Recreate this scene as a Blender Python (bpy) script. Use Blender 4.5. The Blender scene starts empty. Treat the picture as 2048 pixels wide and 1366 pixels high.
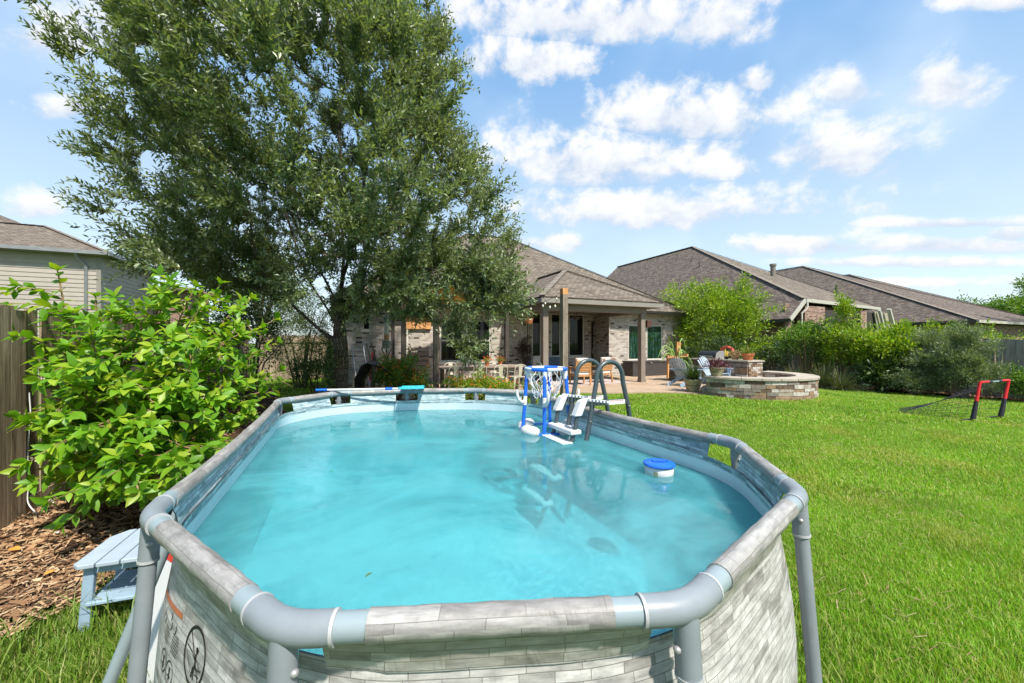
import bpy, bmesh, math, random
import numpy as np
from mathutils import Vector, Matrix

R = math.radians
rng = np.random.default_rng(7)
random.seed(7)
sc = bpy.context.scene
COL = sc.collection

# ------------------------------------------------------------------ camera
CAM_Z, FPX, HOR = 1.745, 796.0, 685.0
cam = bpy.data.cameras.new('camera')
cam_o = bpy.data.objects.new('camera', cam)
COL.objects.link(cam_o)
cam_o.location = (0, 0, CAM_Z)
cam_o.rotation_euler = (R(90), 0, 0)
cam.sensor_width = 36
cam.lens = 36 * FPX / 2048
cam.shift_y = 2 / 2048
cam.clip_start = .05
cam.clip_end = 3000
sc.camera = cam_o

# ------------------------------------------------------------------ world, sun, exposure
SUN_AZ, SUN_EL = math.atan2(.55, -.83), R(55)
world = bpy.data.worlds.new('World')
sc.world = world
world.use_nodes = True
sc.view_settings.view_transform = 'Standard'
sc.view_settings.look = 'None'
sc.view_settings.gamma = 1
sc.view_settings.exposure = 1.3
sc.view_settings.use_curve_mapping = False
sc.cycles.use_denoising = True
sc.cycles.max_bounces = 6
sc.cycles.diffuse_bounces = 3
sc.cycles.glossy_bounces = 3
sc.cycles.transmission_bounces = 4
sc.cycles.use_adaptive_sampling = True
sc.cycles.adaptive_threshold = .02
sc.cycles.transparent_max_bounces = 12
sc.cycles.caustics_reflective = False
sc.cycles.caustics_refractive = False
sc.cycles.sample_clamp_indirect = 6
SKY_STRENGTH = .085
sun = bpy.data.lights.new('sun', 'SUN')
sun.energy = 3.3
sun.angle = R(2.5)
sun.color = (1, .93, .82)
sun_o = bpy.data.objects.new('sun', sun)
COL.objects.link(sun_o)
sun_o.location = (20, -6, 25)
SV = Vector((math.sin(SUN_AZ) * math.cos(SUN_EL), math.cos(SUN_AZ) * math.cos(SUN_EL), math.sin(SUN_EL)))
sun_o.rotation_euler = SV.to_track_quat('Z', 'Y').to_euler()


class NT:
    def __init__(s, tree):
        s.t = tree
        s.L = tree.links

    def n(s, typ, **kw):
        nd = s.t.nodes.new(typ)
        for k, v in kw.items():
            setattr(nd, k, v)
        return nd

    def set(s, nd, key, v):
        i = nd.inputs[key]
        if isinstance(v, bpy.types.NodeSocket):
            s.L.new(v, i)
        else:
            if i.type == 'RGBA' and len(v) == 3:
                v = (*v, 1)
            i.default_value = v

    def m(s, op, a, b=None, c=None, clamp=False):
        nd = s.n('ShaderNodeMath', operation=op, use_clamp=clamp)
        for k, v in enumerate((a, b, c)):
            if v is not None:
                s.set(nd, k, v)
        return nd.outputs[0]

    def mix(s, f, a, b, blend='MIX'):
        nd = s.n('ShaderNodeMix', data_type='RGBA', blend_type=blend)
        s.set(nd, 0, f)
        s.set(nd, 6, a)
        s.set(nd, 7, b)
        return nd.outputs[2]

    def sstep(s, x, lo, hi):
        nd = s.n('ShaderNodeMapRange', interpolation_type='SMOOTHSTEP')
        for k, v in zip((0, 1, 2), (x, lo, hi)):
            s.set(nd, k, v)
        return nd.outputs[0]

    def noise(s, vec, scale, detail=4, rough=.55, dist=0, dim='3D'):
        nd = s.n('ShaderNodeTexNoise', noise_dimensions=dim)
        if vec is not None:
            s.set(nd, 'Vector', vec)
        nd.inputs['Scale'].default_value = scale
        nd.inputs['Detail'].default_value = detail
        nd.inputs['Roughness'].default_value = rough
        nd.inputs['Distortion'].default_value = dist
        return nd.outputs[0]

    def ramp(s, f, stops, const=False):
        nd = s.n('ShaderNodeValToRGB')
        el = nd.color_ramp.elements
        nd.color_ramp.interpolation = 'CONSTANT' if const else 'LINEAR'
        while len(el) < len(stops):
            el.new(.5)
        for e, (p, c) in zip(el, stops):
            e.position = p
            e.color = (*c, 1)
        s.set(nd, 0, f)
        return nd.outputs[0]

    def map(s, vec, scale=(1, 1, 1), loc=(0, 0, 0)):
        nd = s.n('ShaderNodeMapping')
        s.set(nd, 'Vector', vec)
        nd.inputs['Scale'].default_value = scale
        nd.inputs['Location'].default_value = loc
        return nd.outputs[0]

    def bump(s, h, strength, dist=.02):
        nd = s.n('ShaderNodeBump')
        nd.inputs['Strength'].default_value = strength
        nd.inputs['Distance'].default_value = dist
        s.set(nd, 'Height', h)
        return nd.outputs[0]


def build_sky():
    t = world.node_tree
    t.nodes.clear()
    g = NT(t)
    sky = g.n('ShaderNodeTexSky', sky_type='NISHITA', sun_disc=False)
    sky.sun_elevation = SUN_EL
    sky.sun_rotation = SUN_AZ
    sky.air_density = 1.0
    sky.dust_density = .6
    sky.ozone_density = 2.0
    tc = g.n('ShaderNodeTexCoord').outputs['Generated']
    sp = g.n('ShaderNodeSeparateXYZ')
    g.set(sp, 0, tc)
    x, y, z = sp.outputs
    az = g.m('MULTIPLY', g.m('ARCTAN2', x, y), 57.2958)
    el = g.m('MULTIPLY', g.m('ARCSINE', z), 57.2958)
    # a puff of fractal noise that breaks every cloud's outline
    cv = g.n('ShaderNodeCombineXYZ')
    g.set(cv, 0, az)
    g.set(cv, 1, g.m('MULTIPLY', el, 1.25))
    nz = g.noise(cv.outputs[0], .2, 8, .6, .15)
    n2 = g.noise(cv.outputs[0], .05, 3, .5)
    px = [(1180, 45, 330, 62), (1420, 45, 110, 60), (1060, 130, 135, 48), (1360, 240, 190, 62), (1190, 325, 225, 66), (1290, 425, 265, 44),
          (1692, 180, 58, 46), (1890, 168, 80, 52), (1680, 305, 130, 66), (1515, 165, 36, 26), 
          (1118, 487, 75, 18), (1610, 492, 170, 24), (1880, 490, 230, 22), (1920, 448, 180, 14), (1800, 525, 200, 12), (2020, 470, 60, 26),
          (130, 70, 120, 62), (150, 215, 80, 30), (75, 415, 55, 28), (1995, 6, 110, 22), (1440, 335, 60, 34), (480, 60, 260, 60),
          (1600, 570, 260, 10)]
    blobs = []
    for a, b, w, h in px:
        X, Z = (a - 1024) / FPX, (685 - b) / FPX
        A = math.degrees(math.atan(X))
        E = math.degrees(math.atan(Z / math.hypot(1, X)))
        k = 1 / (1 + X * X)
        blobs.append((A, E, math.degrees(w / FPX) * k * 1.1, 1.12 * math.degrees(h / FPX) * math.sqrt(k) / (1 + Z * Z * k)))
    # the same scattered cumulus goes on round the rest of the sky
    r2 = random.Random(3)
    for k in range(16):
        A = 62 + 236 * (k + r2.random()) / 16
        E = r2.choice((8, 14, 22, 30, 40, 50, 60)) + r2.uniform(-3, 3)
        w = r2.uniform(6, 15)
        blobs.append((A if A < 180 else A - 360, E, w, w * r2.uniform(.3, .45)))
    for A, E in ((-20, 52), (15, 58), (40, 50), (-45, 60)):
        blobs.append((A, E, 11, 4))
    p2 = g.n('ShaderNodeCombineXYZ')
    g.set(p2, 0, az)
    g.set(p2, 1, el)
    g.set(p2, 2, 1.0)
    near = None
    shade = None
    for A, E, w, h in blobs:
        # every cloud has a level base: its long axis follows the level line through its middle
        ta = math.tan(R(A)) if abs(A) < 75 else 0
        sl = -math.sin(R(E)) * math.cos(R(E)) * ta
        qx = g.n('ShaderNodeVectorMath', operation='DOT_PRODUCT')
        qy = g.n('ShaderNodeVectorMath', operation='DOT_PRODUCT')
        for nd_, vec in ((qx, (1 / w, 0, -A / w)), (qy, (-sl / h, 1 / h, (sl * A - E) / h))):
            g.L.new(p2.outputs[0], nd_.inputs[0])
            nd_.inputs[1].default_value = vec
        qx, qy = qx.outputs['Value'], qy.outputs['Value']
        qf = g.m('MAXIMUM', qy, g.m('MULTIPLY', qy, -1.5))
        d2 = g.m('MULTIPLY_ADD', qx, qx, g.m('MULTIPLY', qf, qf))
        if near is None:
            near, shade = d2, qy
        else:
            sel = g.m('LESS_THAN', d2, near)
            mx = g.n('ShaderNodeMix', data_type='FLOAT')
            g.set(mx, 0, sel)
            g.set(mx, 2, shade)
            g.set(mx, 3, qy)
            shade = mx.outputs[0]
            near = g.m('MINIMUM', near, d2)
    field = g.m('SUBTRACT', 1.0, g.m('SQRT', near))
    # the cloud body is opaque, its edges and thin middle are torn
    dens = g.m('ADD', g.m('MAXIMUM', field, -1.0), g.m('MULTIPLY', g.m('SUBTRACT', nz, .455), 3.3))
    mask = g.m('POWER', g.sstep(dens, -.12, .75), .9)
    lit = g.sstep(g.m('ADD', shade, g.m('MULTIPLY', g.m('SUBTRACT', nz, .5), 5.0)), -1.3, .9)
    body = g.mix(lit, (3.0, 3.45, 4.2), (5.15, 5.12, 5.1))
    # clear air: deep blue overhead, pale and moist towards the horizon
    grad = g.mix(g.sstep(el, 0.0, 42.0), (4.1, 4.9, 5.3), (1.2, 2.65, 4.7))
    gap = g.mix(.72, sky.outputs[0], grad)
    veil = g.m('MULTIPLY', g.sstep(n2, .45, .75), .3)
    gap = g.mix(veil, gap, (5.0, 5.6, 6.2))
    col = g.mix(g.m('MULTIPLY', mask, .93), gap, body)
    bg = g.n('ShaderNodeBackground')
    g.set(bg, 'Color', col)
    bg.inputs['Strength'].default_value = SKY_STRENGTH
    out = g.n('ShaderNodeOutputWorld')
    g.L.new(bg.outputs[0], out.inputs[0])


build_sky()
world.cycles.sampling_method = 'MANUAL'
world.cycles.sample_map_resolution = 512

# ------------------------------------------------------------------ helpers: places
ANG = R(24)                                   # the lot is turned 24 degrees: u runs along the house, v away towards it
CA, SA = math.cos(ANG), math.sin(ANG)


def W(u, v, z=0):
    return Vector((u * CA - v * SA, u * SA + v * CA, z))


def UV(x, y):
    return x * CA + y * SA, -x * SA + y * CA


def U(px, v):                                  # u on a plane of constant v seen in that direction
    r = (px - 1024) / FPX
    return (r * CA + SA) * v / (CA - SA * r)


def Vv(px, u):                                 # v on a plane of constant u
    r = (px - 1024) / FPX
    return u * (CA - r * SA) / (SA + r * CA)


def at(px, py, y):
    return Vector(((px - 1024) / FPX * y, y, CAM_Z - (py - HOR) / FPX * y))


def ss(a, b, x):
    t = np.clip((np.asarray(x, float) - a) / (b - a), 0, 1)
    return t * t * (3 - 2 * t)


def gh(x, y):
    return .21 * ss(6.5, 11.5, y) * (1 - ss(8.5, 13, x))


def ghf(x, y):
    return float(gh(x, y))


# ------------------------------------------------------------------ helpers: meshes
class MB:
    def __init__(s):
        s.v, s.f = [], []

    def add(s, vs, fs):
        o = len(s.v)
        s.v += [tuple(p) for p in vs]
        s.f += [tuple(i + o for i in f) for f in fs]
        return s

    def hexa(s, p):
        return s.add(p, [(0, 3, 2, 1), (4, 5, 6, 7), (0, 1, 5, 4), (1, 2, 6, 5), (2, 3, 7, 6), (3, 0, 4, 7)])

    def box(s, c, d, rz=0, rx=0, ry=0):
        m = Matrix.Translation(c) @ Matrix.Rotation(rz, 4, 'Z') @ Matrix.Rotation(ry, 4, 'Y') @ Matrix.Rotation(rx, 4, 'X')
        a, b, e = d[0] / 2, d[1] / 2, d[2] / 2
        return s.hexa([m @ Vector(q) for q in ((-a, -b, -e), (a, -b, -e), (a, b, -e), (-a, b, -e), (-a, -b, e), (a, -b, e), (a, b, e), (-a, b, e))])

    def b2(s, lo, hi):
        return s.box([(i + j) / 2 for i, j in zip(lo, hi)], [abs(j - i) for i, j in zip(lo, hi)])

    def beam(s, p, q, w, h, up=(0, 0, 1)):
        p, q = Vector(p), Vector(q)
        d = (q - p).normalized()
        x = d.cross(Vector(up))
        if x.length < 1e-4:
            x = d.cross(Vector((0, 1, 0)))
        x.normalize()
        y = x.cross(d).normalized()
        x, y = x * w / 2, y * h / 2
        return s.hexa([p - x - y, p + x - y, q + x - y, q - x - y, p - x + y, p + x + y, q + x + y, q - x + y])

    def tube(s, pts, r, n=8, closed=False, cap=True):
        pts = [Vector(p) for p in pts]
        k = len(pts)
        rs = r if isinstance(r, (list, tuple)) else [r] * k
        o = len(s.v)
        prev = None
        for i, p in enumerate(pts):
            if closed:
                d = pts[(i + 1) % k] - pts[i - 1]
            else:
                d = pts[min(i + 1, k - 1)] - pts[max(i - 1, 0)]
            d.normalize()
            if prev is None:
                a = d.cross(Vector((0, 0, 1)))
                if a.length < .05:
                    a = d.cross(Vector((0, 1, 0)))
            else:
                a = prev - d * prev.dot(d)
                if a.length < 1e-5:
                    a = d.orthogonal()
            a.normalize()
            prev = a
            b = d.cross(a)
            for j in range(n):
                t = 2 * math.pi * j / n
                s.v.append(tuple(p + (a * math.cos(t) + b * math.sin(t)) * rs[i]))
        for i in range(k if closed else k - 1):
            i2 = (i + 1) % k
            for j in range(n):
                j2 = (j + 1) % n
                s.f.append((o + i * n + j, o + i2 * n + j, o + i2 * n + j2, o + i * n + j2))
        if cap and not closed:
            s.f.append(tuple(o + j for j in range(n))[::-1])
            s.f.append(tuple(o + (k - 1) * n + j for j in range(n)))
        return s

    def lathe(s, prof, n=20, c=(0, 0, 0), cap=True):
        o = len(s.v)
        k = len(prof)
        for r, z in prof:
            for j in range(n):
                t = 2 * math.pi * j / n
                s.v.append((c[0] + r * math.cos(t), c[1] + r * math.sin(t), c[2] + z))
        for i in range(k - 1):
            for j in range(n):
                j2 = (j + 1) % n
                s.f.append((o + i * n + j, o + i * n + j2, o + (i + 1) * n + j2, o + (i + 1) * n + j))
        if cap:
            s.f.append(tuple(o + j for j in range(n))[::-1])
            s.f.append(tuple(o + (k - 1) * n + j for j in range(n)))
        return s

    def poly(s, pts):
        return s.add(pts, [tuple(range(len(pts)))])

    def slab(s, pts, th, d=None):
        pts = [Vector(p) for p in pts]
        if d is None:
            n = (pts[1] - pts[0]).cross(pts[2] - pts[0]).normalized()
        else:
            n = Vector(d)
        k = len(pts)
        return s.add(pts + [p - n * th for p in pts], [tuple(range(k)), tuple(range(2 * k - 1, k - 1, -1))] + [(i, i + k, (i + 1) % k + k, (i + 1) % k) for i in range(k)])

    def mesh(s, name, uv=True, smooth=None):
        me = bpy.data.meshes.new(name)
        me.from_pydata(s.v, [], s.f)
        if uv:
            ul = me.uv_layers.new(name='UVMap')
            vs = np.array(s.v)
            dat = np.zeros((len(me.loops), 2), np.float32)
            k = 0
            for f in s.f:
                p = vs[list(f)]
                n = np.cross(p, np.roll(p, -1, 0)).sum(0)
                ln = np.linalg.norm(n)
                n = n / ln if ln > 1e-12 else np.array([0, 0, 1.])
                if abs(n[2]) > .995:
                    h, up = np.array([1., 0, 0]), np.array([0, 1., 0])
                else:
                    h = np.cross([0, 0, 1.], n)
                    h /= np.linalg.norm(h)
                    up = np.cross(n, h)
                dat[k:k + len(f), 0] = p @ h
                dat[k:k + len(f), 1] = p @ up
                k += len(f)
            ul.data.foreach_set('uv', dat.ravel())
        if smooth:
            me.shade_smooth()
            me.set_sharp_from_angle(angle=R(smooth))
        me.update()
        return me

    def build(s, name, mat, parent=None, smooth=None, uv=True, bevel=0):
        me = s.mesh(name, uv, smooth)
        return link(name, me, mat, parent, bevel)


def link(name, me, mat, parent=None, bevel=0):
    if mat is not None and not me.materials:
        for q in (mat if isinstance(mat, (list, tuple)) else [mat]):
            me.materials.append(q)
    o = bpy.data.objects.new(name, me)
    COL.objects.link(o)
    if parent is not None:
        o.parent = parent
    if bevel:
        b = o.modifiers.new('bevel', 'BEVEL')
        b.width = bevel
        b.segments = 2
        b.limit_method = 'ANGLE'
    return o


def npmesh(name, V, faces, mat, parent=None, uv=None, smooth=False):
    """V (n,3) array, faces (m,k) array"""
    me = bpy.data.meshes.new(name)
    V = np.asarray(V, np.float32)
    faces = np.asarray(faces, np.int32)
    m, k = faces.shape
    me.vertices.add(len(V))
    me.vertices.foreach_set('co', V.ravel())
    me.loops.add(m * k)
    me.loops.foreach_set('vertex_index', faces.ravel())
    me.polygons.add(m)
    me.polygons.foreach_set('loop_start', np.arange(0, m * k, k, dtype=np.int32))
    if uv is not None:
        ul = me.uv_layers.new(name='UVMap')
        ul.data.foreach_set('uv', np.asarray(uv, np.float32)[faces.ravel()].ravel())
    me.update(calc_edges=True)
    if smooth:
        me.shade_smooth()
    return link(name, me, mat, parent)


def tag(o, label=None, cat=None, group=None, kind=None):
    if label:
        o['label'] = label
    if cat:
        o['category'] = cat
    if group:
        o['group'] = group
    if kind:
        o['kind'] = kind
    return o


def thing(name, label, cat, loc=(0, 0, 0), rz=0, group=None):
    o = bpy.data.objects.new(name, None)
    o.empty_display_size = .1
    COL.objects.link(o)
    o.location = loc
    o.rotation_euler = (0, 0, rz)
    return tag(o, label, cat, group)


def copy_tree(o, parent=None):
    c = o.copy()
    COL.objects.link(c)
    c.parent = parent
    for ch in list(o.children):
        copy_tree(ch, c)
    return c


# ------------------------------------------------------------------ helpers: materials
def newmat(name):
    m = bpy.data.materials.new(name)
    m.use_nodes = True
    m.node_tree.nodes.clear()
    g = NT(m.node_tree)
    out = g.n('ShaderNodeOutputMaterial')
    b = g.n('ShaderNodeBsdfPrincipled')
    g.L.new(b.outputs[0], out.inputs[0])
    return m, g, b, out


def sc3(c, k):
    return tuple(min(1, x * k) for x in c)


def M(name, col, rough=.6, metal=0, var=.12, vs=5., bump=.15, bs=60., col2=None, spec=.5, rand=0, stretch=(1, 1, 1), dirt=0, coat=0):
    m, g, b, out = newmat(name)
    pos = g.n('ShaderNodeNewGeometry').outputs['Position']
    v = g.map(pos, stretch)
    n = g.noise(v, vs, 5, .6)
    n = g.sstep(n, .25, .75)
    c = g.mix(n, sc3(col, 1 - var), col2 or sc3(col, 1 + var))
    if dirt:
        d = g.sstep(g.noise(pos, 1.7, 6, .65), .5, .75)
        c = g.mix(g.m('MULTIPLY', d, dirt), c, (.09, .075, .055))
    if rand:
        r = g.n('ShaderNodeObjectInfo').outputs['Random']
        hs = g.n('ShaderNodeHueSaturation')
        g.set(hs, 'Color', c)
        g.set(hs, 'Value', g.m('MULTIPLY_ADD', r, 2 * rand, 1 - rand))
        c = hs.outputs[0]
    g.set(b, 'Base Color', c)
    b.inputs['Roughness'].default_value = rough
    b.inputs['Metallic'].default_value = metal
    b.inputs['Specular IOR Level'].default_value = spec
    b.inputs['Coat Weight'].default_value = coat
    if bump:
        g.set(b, 'Normal', g.bump(g.noise(v, bs, 4, .6), bump, .01))
    return m


def leafmat(name, c1, c2, c3=None, trans=.3, rough=.42, spec=.5, dry=None):
    m, g, b, out = newmat(name)
    isl = g.n('ShaderNodeNewGeometry').outputs['Random Per Island']
    ob = g.n('ShaderNodeObjectInfo').outputs['Random']
    r = g.m('FRACT', g.m('ADD', isl, ob))
    stops = [(0, c1), (.55, c2)] + ([(.93, c3), (1, c3)] if c3 else [(1, c2)])
    c = g.ramp(r, stops)
    pos = g.n('ShaderNodeNewGeometry').outputs['Position']
    big = g.sstep(g.noise(pos, 1.1, 3), .3, .7)
    c = g.mix(big, g.mix(.22, c, (0, 0, 0)), c)
    if dry:
        pt = g.sstep(g.m('ADD', g.noise(pos, .9, 4, .6), g.m('MULTIPLY', r, .16)), .58, .74)
        c = g.mix(g.m('MULTIPLY', pt, .6), c, dry)
        st = g.sstep(g.noise(g.map(pos, (.35, 1.5, 1)), .8, 3, .5), .35, .65)
        c = g.mix(g.m('MULTIPLY', st, .22), c, g.mix(.5, c, (.03, .12, .01)))
    g.set(b, 'Base Color', c)
    b.inputs['Roughness'].default_value = rough
    b.inputs['Specular IOR Level'].default_value = spec
    tr = g.n('ShaderNodeBsdfTranslucent')
    g.set(tr, 'Color', g.mix(1, c, (1.5, 1.5, .5), 'MULTIPLY'))
    mx = g.n('ShaderNodeMixShader')
    mx.inputs[0].default_value = trans
    g.L.new(b.outputs[0], mx.inputs[1])
    g.L.new(tr.outputs[0], mx.inputs[2])
    g.L.new(mx.outputs[0], out.inputs[0])
    return m


def brickmat(name, stops, mortar, bw, bh, ms=.008, rough=.85, bump=.5, warp=0., freq=2, squash=1., seed=0., fine=.25, dirt=0., spec=.3, off=.5, grime=None, wrinkle=0.):
    m, g, b, out = newmat(name)
    uv = g.n('ShaderNodeUVMap').outputs[0]
    v = g.map(uv, (1, 1, 1), (seed, seed * .37, 0))
    if warp:
        wn = g.n('ShaderNodeTexNoise')
        g.set(wn, 'Vector', v)
        wn.inputs['Scale'].default_value = 3
        sub = g.n('ShaderNodeVectorMath', operation='MULTIPLY_ADD')
        g.L.new(wn.outputs['Color'], sub.inputs[0])
        sub.inputs[1].default_value = (warp, warp * .25, 0)
        g.L.new(v, sub.inputs[2])
        v = sub.outputs[0]
    br = g.n('ShaderNodeTexBrick', offset=off, offset_frequency=freq, squash=squash, squash_frequency=3)
    g.set(br, 'Vector', v)
    g.set(br, 'Color1', (0, 0, 0))
    g.set(br, 'Color2', (1, 1, 1))
    g.set(br, 'Mortar', (.5, .5, .5))
    for k, q in (('Scale', 1), ('Mortar Size', ms), ('Mortar Smooth', .15), ('Bias', 0), ('Brick Width', bw), ('Row Height', bh)):
        br.inputs[k].default_value = q
    c = g.ramp(br.outputs['Color'], stops)
    n = g.noise(g.map(uv, (6, 22, 1)), 1.6, 5, .65)
    c = g.mix(fine, c, g.mix(1, c, g.ramp(n, [(.3, (.35, .35, .35)), (.7, (1.5, 1.5, 1.5))]), 'MULTIPLY'))
    c = g.mix(br.outputs['Fac'], c, mortar)
    if dirt:
        d = g.sstep(g.noise(uv, .9, 5, .65), .45, .8)
        c = g.mix(g.m('MULTIPLY', d, dirt), c, sc3(mortar, .45))
    if grime:
        su = g.n('ShaderNodeSeparateXYZ')
        g.set(su, 0, uv)
        e_ = g.m('ADD', su.outputs[1], g.m('MULTIPLY', g.noise(g.map(uv, (2.2, .5, 1)), 3, 5, .6), .1))
        c = g.mix(g.m('MULTIPLY', g.sstep(e_, grime[0], grime[1]), .5), c, (.2, .2, .13))
        e2 = g.m('ADD', su.outputs[1], g.m('MULTIPLY', g.noise(uv, 6, 5, .6), .2))
        c = g.mix(g.m('MULTIPLY', g.sstep(e2, .3, .1), .5), c, (.1, .11, .05))
    g.set(b, 'Base Color', c)
    b.inputs['Roughness'].default_value = rough
    b.inputs['Specular IOR Level'].default_value = spec
    h = g.m('SUBTRACT', g.m('ADD', g.m('MULTIPLY', br.outputs['Color'], .35), g.m('MULTIPLY', n, .35)), br.outputs['Fac'])
    nb = g.n('ShaderNodeBump')
    nb.inputs['Strength'].default_value = bump
    nb.inputs['Distance'].default_value = .012
    g.set(nb, 'Height', h)
    if wrinkle:
        wv = g.noise(g.map(uv, (3.2, 1.1, 1)), 1.7, 4, .55, .9)
        g.set(nb, 'Normal', g.bump(wv, wrinkle, .05))
    g.set(b, 'Normal', nb.outputs[0])
    return m


def glassmat(name, tint=(.012, .014, .013), rough=.03, spec=.22):
    m, g, b, out = newmat(name)
    g.set(b, 'Base Color', tint)
    b.inputs['Roughness'].default_value = rough
    b.inputs['Specular IOR Level'].default_value = spec
    b.inputs['IOR'].default_value = 1.55
    pos = g.n('ShaderNodeNewGeometry').outputs['Position']
    g.set(b, 'Normal', g.bump(g.noise(pos, 1.2, 2), .03, .02))
    return m


def woodmat(name, c1, c2, c3, rand=.2, rough=.8, axis=2, moss=None):
    m, g, b, out = newmat(name)
    pos = g.n('ShaderNodeTexCoord').outputs['Object']
    ob = g.n('ShaderNodeObjectInfo').outputs['Random']
    st = [9, 9, 9]
    st[axis] = .5
    off = g.n('ShaderNodeCombineXYZ')
    for i in range(3):
        g.set(off, i, g.m('MULTIPLY', ob, 37.3 + 11 * i))
    ad = g.n('ShaderNodeVectorMath', operation='ADD')
    g.L.new(pos, ad.inputs[0])
    g.L.new(off.outputs[0], ad.inputs[1])
    v = g.map(ad.outputs[0], st)
    n = g.noise(v, 1.4, 6, .62, 1.2)
    c = g.ramp(n, [(.28, c1), (.5, c2), (.72, c3)])
    fine = g.noise(g.map(ad.outputs[0], [q * 9 for q in st]), 1.3, 3)
    c = g.mix(.35, c, g.mix(1, c, g.ramp(fine, [(.35, (.4, .4, .4)), (.65, (1.35, 1.35, 1.35))]), 'MULTIPLY'))
    if moss:
        k = g.sstep(g.noise(ad.outputs[0], 2.1, 5, .6), .48, .72)
        c = g.mix(g.m('MULTIPLY', k, .55), c, moss)
    hs = g.n('ShaderNodeHueSaturation')
    g.set(hs, 'Color', c)
    g.set(hs, 'Value', g.m('MULTIPLY_ADD', ob, 2 * rand, 1 - rand))
    g.set(b, 'Base Color', hs.outputs[0])
    b.inputs['Roughness'].default_value = rough
    b.inputs['Specular IOR Level'].default_value = .25
    g.set(b, 'Normal', g.bump(g.m('ADD', n, g.m('MULTIPLY', fine, .5)), .5, .008))
    return m

# ------------------------------------------------------------------ materials
grass_m = leafmat('grass blade', (.16, .36, .014), (.235, .46, .02), (.44, .45, .14), trans=.38, rough=.5, spec=.3, dry=(.4, .4, .1))
weed_m = leafmat('tall grass blade', (.1, .19, .02), (.16, .28, .03), (.3, .31, .1), trans=.3, rough=.5, spec=.3)
pvc_m = M('grey powder coated steel', (.2, .228, .252), .42, 0, .1, 6, .05, 200, spec=.4, dirt=.18)
pvc2_m = M('pale grey tube', (.225, .28, .305), .35, 0, .05, 9, .03, 200)
white_m = M('white plastic', (.6, .61, .62), .35, 0, .04, 7, .02)
print_stops = [(.0, (.22, .213, .205)), (.12, (.31, .303, .293)), (.35, (.38, .373, .363)), (.65, (.415, .41, .4)), (1, (.455, .45, .44))]
stone_m = brickmat('printed stone vinyl', print_stops, (.15, .142, .135), .15, .027, .0012, .5, .12, .03, 2, .65, 3.3, .75, .15, .4, .37, grime=(.95, 1.06), wrinkle=.35)
sleeve_m = brickmat('printed stone sleeve', [(0, (.205, .198, .19)), (.3, (.255, .248, .241)), (1, (.315, .308, .298))], (.15, .142, .134), .2, .05, .0012, .5, .12, .06, 2, .8, 7.7, .6, .25, .4, wrinkle=.25)
ring_m = M('pale grey rubber ring', (.36, .37, .38), .5)
inner_m = brickmat('printed stone inside', [(0, (.16, .25, .28)), (.3, (.3, .42, .45)), (1, (.52, .62, .64))], (.13, .2, .22), .17, .022, .002, .5, .2, .08, 2, .7, 1.3, .85, .2, .4)


def liner_material():
    m, g, b, out = newmat('pale blue liner')
    pos = g.n('ShaderNodeNewGeometry').outputs['Position']
    sp = g.n('ShaderNodeSeparateXYZ')
    g.set(sp, 0, pos)
    band = g.sstep(sp.outputs[2], .765, .785)
    n = g.noise(pos, 2.5, 5, .6)
    a = g.mix(g.sstep(n, .3, .7), (.22, .52, .6), (.28, .58, .65))
    c = g.mix(band, a, g.mix(g.sstep(n, .35, .7), (.6, .7, .75), (.68, .77, .81)))
    sp_n = g.sstep(g.noise(pos, 34, 2, .5), .72, .76)
    nearband = g.m('SUBTRACT', 1, g.sstep(g.m('ABSOLUTE', g.m('SUBTRACT', sp.outputs[2], .815)), .0, .03))
    c = g.mix(g.m('MULTIPLY', sp_n, g.m('MULTIPLY', nearband, .8)), c, (.2, .3, .3))
    g.set(b, 'Base Color', c)
    b.inputs['Roughness'].default_value = .45
    return m


def floor_material():
    m, g, b, out = newmat('mottled blue floor')
    pos = g.n('ShaderNodeNewGeometry').outputs['Position']
    vo = g.n('ShaderNodeTexVoronoi')
    g.set(vo, 'Vector', pos)
    vo.inputs['Scale'].default_value = 42
    cells = g.ramp(vo.outputs['Color'], [(0, (.03, .25, .34)), (.5, (.07, .33, .41)), (1, (.36, .62, .66))])
    big = g.sstep(g.noise(pos, .8, 5, .62, .6), .44, .6)
    c = g.mix(g.m('MULTIPLY', big, .65), cells, (.24, .46, .49))
    g.set(b, 'Base Color', c)
    b.inputs['Roughness'].default_value = .6
    return m


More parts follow.
